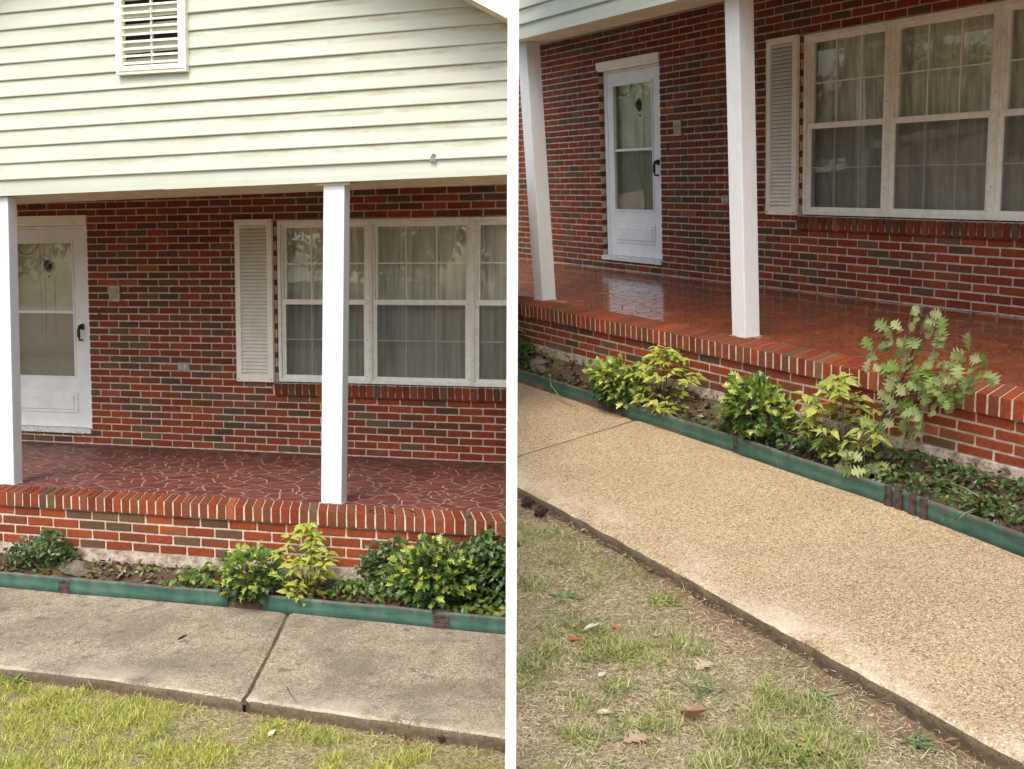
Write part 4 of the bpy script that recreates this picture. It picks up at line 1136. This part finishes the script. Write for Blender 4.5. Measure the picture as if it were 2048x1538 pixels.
V = 'L'
edging_piece(-.9, 1.315, lambda x: -2.452, 'long green edging strip left of the gap by the holly', conn=[(.15, .085)])
edging_piece(1.56, 3.6, lambda x: -2.462 - .03 * max(0, x - 1.6), 'green edging strip with peeling brown top right of the gap', conn=[(2.71, .10)])
ivy(-.15, -2.25, (-.42, .06, -2.34, -2.17, -.5, -.2), 'small dark ivy clump climbing the brick base at far left', 520, 1, DARKIVY, (.022, .04))
holly(1.5, -2.42, 1.46, -.36, .19, .13, .15, 'spiny holly shrub spilling over the edging gap, left-hand view', 300, 2, .6)
nandina(1.82, -2.36, 1.80, -.27, .20, .22, 'tall bright yellow-green nandina shrub in front of the post, left-hand view', 66, 4)
holly(2.56, -2.36, 2.60, -.30, .26, .15, .19, 'dark bushy holly with pale leaf tips beside the hedge, left-hand view', 480, 5, .5)
ivy(2.24, -2.22, (2.10, 2.42, -2.30, -2.17, -.42, -.14), 'dark leafy ivy mound against the bricks between nandina and holly', 330, 6, DARKIVY, (.025, .042))
ivy(2.85, -2.26, (2.50, 3.4, -2.36, -2.14, -.48, -.03), 'dense dark green ivy hedge hugging the porch at the inner end', 2300, 8, DARKIVY + [(.09, .15, .04)], (.028, .046), name='ivy_hedge', cat='hedge')
ivy(2.05, -2.3, (1.95, 2.35, -2.40, -2.2, -.5, -.36), 'low green seedlings on the mossy soil between the shrubs', 150, 9, [(.10, .18, .04), (.14, .22, .05), (.07, .13, .03)], (.025, .045), name='ground_cover', cat='ground cover')
ivy(.97, -2.25, (.83, 1.12, -2.44, -2.15, -.5, -.36), 'small patch of trailing ivy leaves left of the first holly', 110, 10, [(.12, .20, .04), (.20, .28, .06), (.08, .15, .03)], (.03, .05), name='ground_cover', cat='ground cover')
ivy(3.0, -2.42, (2.75, 3.3, -2.47, -2.30, -.52, -.40), 'yellow-green creeper seedlings along the edging below the hedge', 110, 12, [(.26, .32, .06), (.16, .24, .05), (.09, .16, .04)], (.03, .05), name='ground_cover', cat='ground cover')
ivy(.45, -2.2, (.2, .75, -2.30, -2.12, -.48, -.42), 'sparse tiny weeds on the bare soil below the footing', 70, 13, [(.12, .18, .05), (.2, .24, .08)], (.02, .035), name='ground_cover', cat='ground cover')
litter(); build_grass()
stone(.10, -2.24, -.475, (.15, .10, .05), 'flat mossy stone lying in the bare soil bed, left-hand view', 1)
twig([(-.42, -2.12, -.44), (-.28, -2.22, -.455), (-.14, -2.32, -.47)], .007, 'pale dry stick on the soil at far left')
twig([(2.30, -3.60, -.556), (2.36, -3.68, -.555), (2.45, -3.78, -.556)], .0022, 'thin dark twig lying near the walk edge', 'bark')
dead_leaf(1.40, -3.13, .062, .5, 'small dark curled leaf on the concrete slab, left-hand view', (.05, .035, .02), z=-.556)
dead_leaf(2.42, -4.01, .055, 1.3, 'pale oval leaf standing in the grass, left-hand view', (.55, .55, .42), OVATE, tilt=.6)
dead_leaf(3.04, -3.90, .05, 2.2, 'dark red-brown leaf in the grass, left-hand view', (.10, .03, .025))
dead_leaf(2.02, -2.52, .05, .7, 'white scrap of leaf beside the moss', (.70, .69, .66), OVATE, z=-.46) if False else None
for i, (x, y, s, a) in enumerate(((2.12, -2.16, .05, .3), (2.28, -2.14, .07, 2.6), (2.42, -2.12, .055, 3.4), (2.74, -2.13, .05, 1.1))):
    dead_leaf(x, y, s, a, ('small curled leaf on the brick edge just right of the post', 'largest dark leaf on the brick edge right of the post', 'rust-coloured leaf lying on the brick edge near the middle', 'curled brown leaf on the brick edge above the hedge')[i], ((.16, .06, .03), (.08, .04, .025), (.22, .09, .04), (.15, .08, .05))[i], z=.008)
burr(3.18, -3.83, .024, 'spiky brown seed ball in the grass, left-hand view')
tuft(.87, -3.745, 26, .13, 'tall grass tuft at the far left corner of the walk', [(.20, .30, .06), (.28, .36, .08)])
tuft(2.66, -3.98, 30, .08, 'bright clump of grass blades at the bottom of the left-hand view', [(.25, .34, .06), (.17, .28, .05)])
tuft(1.95, -4.10, 26, .08, 'green grass clump near the bottom left of the lawn', [(.24, .33, .06), (.15, .25, .05)])
tuft(1.62, -3.98, 26, .07, 'low yellow-green grass clump by the walk, left-hand view', [(.30, .36, .07), (.2, .3, .06)])

V = 'R'
edging_piece(-1.6, .715, lambda x: -2.150, 'green edging strip at the far end of the washed walk')
edging_piece(1.04, 2.195, lambda x: -2.155, 'short green edging strip between the two hollies', conn=[(2.185, .05)])
edging_piece(2.215, 3.42, lambda x: -2.170 - .02 * (x - 2.2), 'green edging strip with a broad brown worn top below the nandina', weave=(3.335, 3.40))
edging_piece(3.405, 6.0, lambda x: -2.196 - .09 * max(0, x - 3.4), 'clean green edging strip at the near end of the bed', weave=(3.49, 3.56))
ivy(-.6, -2.02, (-1.0, -.40, -2.1, -1.96, -.47, -.2), 'small dark ivy clump at the far end of the bed, right-hand view', 420, 21, DARKIVY, (.022, .04))
holly(1.0, -2.12, .92, -.365, .27, .12, .15, 'spiny holly with drooping pale shoots by the edging gap, right-hand view', 360, 22, .75)
nandina(1.3, -2.07, 1.40, -.27, .30, .23, 'bright green nandina shrub with a tall leader, right-hand view', 66, 24)
holly(2.2, -2.06, 2.24, -.31, .24, .14, .17, 'rounded dark holly with pale tips in front of the bricks, right-hand view', 420, 25, .6)
nandina(2.92, -2.06, 2.90, -.22, .28, .21, 'yellow-green nandina with large leaves beside the oak sapling', 56, 27, big=1.12, pale=.3)
oak_sapling()
ivy(2.55, -2.0, (2.36, 3.1, -2.14, -1.96, -.5, -.34), 'dark low ground cover under the yellow-green nandina', 420, 28, DARKIVY + [(.09, .14, .05)], (.02, .036), name='ground_cover', cat='ground cover')
ivy(3.35, -2.03, (3.05, 4.3, -2.17, -1.95, -.5, -.40), 'dark creeping ground cover at the near end of the bed', 620, 29, DARKIVY + [(.10, .13, .06)], (.018, .034), name='ground_cover', cat='ground cover')
ivy(3.7, -1.97, (3.1, 4.4, -2.03, -1.945, -.44, -.31), 'creeping leaves hugging the footing behind the strap-leaved clumps', 420, 35, DARKIVY + [(.12, .15, .06)], (.02, .034), name='ground_cover', cat='ground cover')
ivy(1.85, -2.02, (1.6, 2.1, -2.12, -1.95, -.5, -.42), 'sparse dark creeper between nandina and rounded holly', 120, 30, DARKIVY, (.022, .036), name='ground_cover', cat='ground cover')
ivy(.0, -2.0, (-.5, .55, -2.12, -1.95, -.5, -.43), 'thin creeper and weeds beside the flat stone', 110, 31, DARKIVY, (.02, .034), name='ground_cover', cat='ground cover')
ivy(3.1, -2.12, (2.98, 3.22, -2.17, -2.06, -.5, -.33), 'small lobed oak seedling leaves at the sapling foot', 34, 33, [(.20, .25, .09), (.26, .30, .12)], (.05, .08), OAK, 'leaf', 'oak_seedling', 'seedling')
tuft(3.78, -2.08, 40, .20, 'drooping strap-leaved clump by the near end of the edging', [(.11, .15, .05), (.16, .20, .07), (.22, .22, .10)], name='strap_leaf_clump', z=-.49, cat='plant')
tuft(3.95, -2.06, 30, .18, 'second strap-leaved clump hard against the frame edge of the bed', [(.11, .15, .05), (.16, .20, .07)], name='strap_leaf_clump', z=-.49, cat='plant')
litter(); build_grass()
stone(-.28, -1.99, -.465, (.17, .10, .055), 'flat dark stone in the bare bed, right-hand view', 4)
twig([(-.02, -2.10, -.46), (.15, -2.19, -.50), (.42, -2.26, -.553), (.74, -2.30, -.557)], .0035, 'pale curved tendril trailing over the edging onto the walk', 'twig', 'tendril', 'tendril')
burr(2.19, -3.535, .028, 'dark spiky seed ball nearest the slab joint, right-hand view')
burr(2.36, -3.555, .030, 'larger dark seed ball beside the walk edge, right-hand view')
oakbrown = (.36, .25, .16)
dead_leaf(4.10, -3.95, .10, 1.9, 'tan lobed oak leaf in the middle of the lawn', (.50, .40, .26), OAK)
dead_leaf(4.30, -4.16, .12, 0.2, 'pinkish brown curled leaf in the grass near the bottom', (.36, .21, .15))
dead_leaf(4.60, -3.99, .14, .6, 'large tan dead leaf at the bottom edge of the lawn', (.50, .36, .24), OAK)
dead_leaf(4.15, -4.38, .06, 1.1, 'pale yellow leaf lying at the lower left of the lawn', (.58, .52, .33), OVATE)
dead_leaf(3.62, -4.10, .075, .9, 'pale grey curled leaf on the green weed tuft', (.50, .47, .40))
dead_leaf(3.65, -4.18, .06, 1.2, 'bright red-orange fallen leaf among the grass', (.45, .10, .04), LANCE)
dead_leaf(3.64, -3.98, .04, .2, 'small coral-red leaf in the lawn', (.55, .12, .07), OVATE)
dead_leaf(4.34, -4.42, .10, 1.4, 'tan dead leaf cut by the bottom of the picture', (.42, .30, .19), OAK)
dead_leaf(3.95, -4.24, .045, 2.0, 'cream leaf fragment on the dry grass', (.60, .56, .40), OVATE)
dead_leaf(4.85, -3.62, .05, .5, 'dark brown leaf in the soil strip by the walk', (.20, .12, .08))
GRN = [(.17, .23, .09), (.14, .20, .08), (.23, .29, .11)]; YEL = [(.25, .33, .06), (.18, .28, .05), (.32, .36, .09)]
tuft(3.31, -3.99, 16, .10, 'dark green rosette weed at the upper left of the lawn', GRN, True)
tuft(3.56, -4.07, 26, .10, 'spiky green tuft beside the pale curled leaf', GRN)
tuft(3.56, -3.68, 34, .09, 'bright green grass clump near the soil strip', YEL)
tuft(4.45, -3.72, 16, .10, 'bluish green rosette weed close to the walk', GRN, True)
tuft(4.80, -3.68, 16, .09, 'broad-leaved weed at the lower right of the lawn', GRN, True)
tuft(4.25, -3.99, 24, .10, 'green weed behind the tan oak leaf', GRN)
tuft(4.66, -4.02, 34, .11, 'long-bladed bright tuft at the bottom edge beside the large leaf', YEL)
tuft(4.28, -4.30, 30, .08, 'yellow-green clump at the lower middle of the lawn', YEL)
tuft(3.95, -4.05, 30, .07, 'low green clump in the centre of the lawn', YEL)
tuft(3.85, -4.44, 24, .08, 'bright tuft at the left edge of the lawn', YEL)

# ================================================================== added divider between the two views: white post, invented ivy screen behind it
def cam_pt(x, depth, z_world):
    """world point on camera-plane offset x at given horizontal depth"""
    o = CAM.translation; r = CAM.to_3x3().col[0]; f = -CAM.to_3x3().col[2]
    fh = Vector((f.x, f.y, 0)).normalized(); rh = Vector((r.x, r.y, 0)).normalized()
    p = o + fh * depth + rh * x; return Vector((p.x, p.y, z_world))
V = 'L'
mb = MB(); hw = .0149; dp = 2.9
q = [cam_pt(-hw, dp, 0), cam_pt(hw, dp, 0), cam_pt(hw, dp + .05, 0), cam_pt(-hw, dp + .05, 0)]
mb.add([(p.x, p.y, -.75) for p in q] + [(p.x, p.y, 2.95) for p in q], [(0, 3, 2, 1), (4, 5, 6, 7), (0, 1, 5, 4), (1, 2, 6, 5), (2, 3, 7, 6), (3, 0, 4, 7)])
tag(obj('divider_post', mb, M['white']), 'narrow white upright post dividing the two porch views', 'post')
n = 13000
dep = RNG.uniform(3.3, 13.2, n); zz = RNG.uniform(-.7, 1.25, n); off = RNG.normal(0, .004, n)
o = np.array(CAM.translation); f = np.array(-CAM.to_3x3().col[2]); f[2] = 0; f /= np.linalg.norm(f); r = np.array([f[1], -f[0], 0])
Pn = o[None] + dep[:, None] * f + off[:, None] * r; Pn[:, 2] = zz
Dn = np.c_[RNG.normal(0, .9, n)[:, None] * f + RNG.normal(0, .05, n)[:, None] * r]; Dn[:, 2] = RNG.normal(-.5, .5, n)
Un = RNG.choice([-1, 1], n)[:, None] * r + RNG.normal(0, .06, (n, 3))
TS = thing('added_ivy_screen', 'thin added ivy screen running back behind the white post', 'screen', cam_pt(0, 8, -.7))  # invented screen, kept low so sun still reaches the right-hand porch
obj('crown', leaf_cloud('crown', OVATE, Pn, Dn, Un, RNG.uniform(.03, .055, n), pick(DARKIVY + [(.10, .17, .04)], n, .3)), M['glossleaf'], TS)
for d_ in np.arange(3.6, 13.3, .8):
    a = cam_pt(0, d_, -.7); obj('stem', MB().tube([a, Vector((a.x, a.y, .5)), Vector((a.x, a.y, 1.2))], [.009, .008, .006], 5), M['bark'], TS)
for h_ in (.0, .55, 1.1):
    obj('wire', MB().tube([cam_pt(0, 3.22, h_), cam_pt(0, 13.2, h_)], [.003, .003], 5), M['twig'], TS)

# ================================================================== across the street (seen mirrored in the windows)
def street_tree(x, y, h, cr, label, seed, nl=2600):
    rs = np.random.default_rng(seed)
    T = thing('street_tree', label, 'tree', (x, y, -.7), 'trees across the street')
    obj('trunk', MB().tube([(x, y, -.8), (x + .1, y, h * .4), (x - .1, y + .1, h * .85)], [.28, .22, .08], 8), M['bark'], T)
    u = rs.normal(0, 1, (nl, 3)); u /= np.linalg.norm(u, axis=1, keepdims=True)
    ctr = rs.normal(0, .45, (26, 3)) * np.array([cr, cr, h * .3]); c = ctr[rs.integers(0, 26, nl)]
    Pn = np.array([x, y, h * .62]) + c + u * rs.uniform(.2, 1, nl)[:, None] * cr * .33
    me = leaf_cloud('crown', OVATE, Pn, rs.normal(0, 1, (nl, 3)), rs.normal(0, .5, (nl, 3)) + np.array([0, 0, 1]), rs.uniform(.22, .42, nl), pick([(.05, .10, .025), (.08, .14, .03), (.035, .07, .02)], nl))
    obj('crown', me, M['leaf'], T)
street_tree(-8.6, -25, 5.2, 2.6, 'leafy tree reflected in the middle window of the left-hand view', 1, 3000)
street_tree(-5.2, -27, 5.6, 2.2, 'slender tree reflected in the window nearest the white post', 4)
street_tree(-24, -25, 6.5, 3.4, 'broad tree reflected in the storm door of the left-hand view', 2)
street_tree(-19, -33, 8.5, 4, 'tall tree behind the white house across the street', 3)
street_tree(3.5, -30, 8, 3.4, 'tree far off beyond the slender one across the street', 5)
street_tree(-21, -1.2, 5.6, 2.8, 'loose tree reflected in the windows of the right-hand view', 7, 2600)
street_tree(-24, 7.5, 6.5, 3.2, 'tree reflected in the storm door of the right-hand view', 8, 2600)
NH = thing('neighbour_house', 'low white house with pale roof reflected in the left-hand windows', 'house', (-14, -32, -.7))
obj('wall', MB().box(-17.5, -11.2, -36, -32, -.7, 2.0), M['siding'], NH)
obj('roof', MB().add([(-18, -31.5, 1.95), (-10.8, -31.5, 1.95), (-10.8, -34, 3.3), (-18, -34, 3.3), (-18, -36.5, 1.95), (-10.8, -36.5, 1.95)], [(0, 1, 2, 3), (3, 2, 5, 4), (0, 3, 4), (1, 5, 2), (0, 4, 5, 1)]), M['soffit'], NH)
for wx in (-16, -13): obj('window', MB().box(wx - .6, wx + .6, -31.98, -31.95, .4, 1.5), M['dark'], NH)

# ================================================================== cut both views where they meet at the screen
bpy.context.view_layer.update()
camright = CAM.to_3x3().col[0]; camo = CAM.translation
dead = []
for v, sgn in (('L', -1), ('R', 1)):
    for ob in BUILT[v]:
        if ob.type != 'MESH' or ob.name.startswith('divider') or (ob.parent and ob.parent.name.startswith('added_ivy_screen')): continue
        mw = ob.matrix_world
        ds = [sgn * (mw @ Vector(c) - camo).dot(camright) for c in ob.bound_box]
        lim = .002
        if min(ds) >= lim: continue
        if max(ds) <= lim: dead.append(ob); continue
        me = ob.data.copy() if ob.data.users > 1 else ob.data; ob.data = me
        mi = mw.inverted(); co = mi @ (camo + camright * sgn * lim); no = (mw.to_3x3().transposed() @ (camright * sgn)).normalized()
        bm = bmesh.new(); bm.from_mesh(me)
        bmesh.ops.bisect_plane(bm, geom=bm.verts[:] + bm.edges[:] + bm.faces[:], plane_co=co, plane_no=no, clear_inner=True)
        if not bm.faces: dead.append(ob); bm.free(); continue
        bm.to_mesh(me); bm.free(); me.update()
for ob in dead:
    for ch in list(ob.children):
        if ch not in dead: mw = ch.matrix_world.copy(); ch.parent = ob.parent; ch.matrix_world = mw
for ob in dead: bpy.data.objects.remove(ob, do_unlink=True)
# drop empties left without parts
for ob in list(bpy.data.objects):
    if ob.type == 'EMPTY' and not ob.children: bpy.data.objects.remove(ob, do_unlink=True)
for me in list(bpy.data.meshes):
    if me.users == 0: bpy.data.meshes.remove(me)
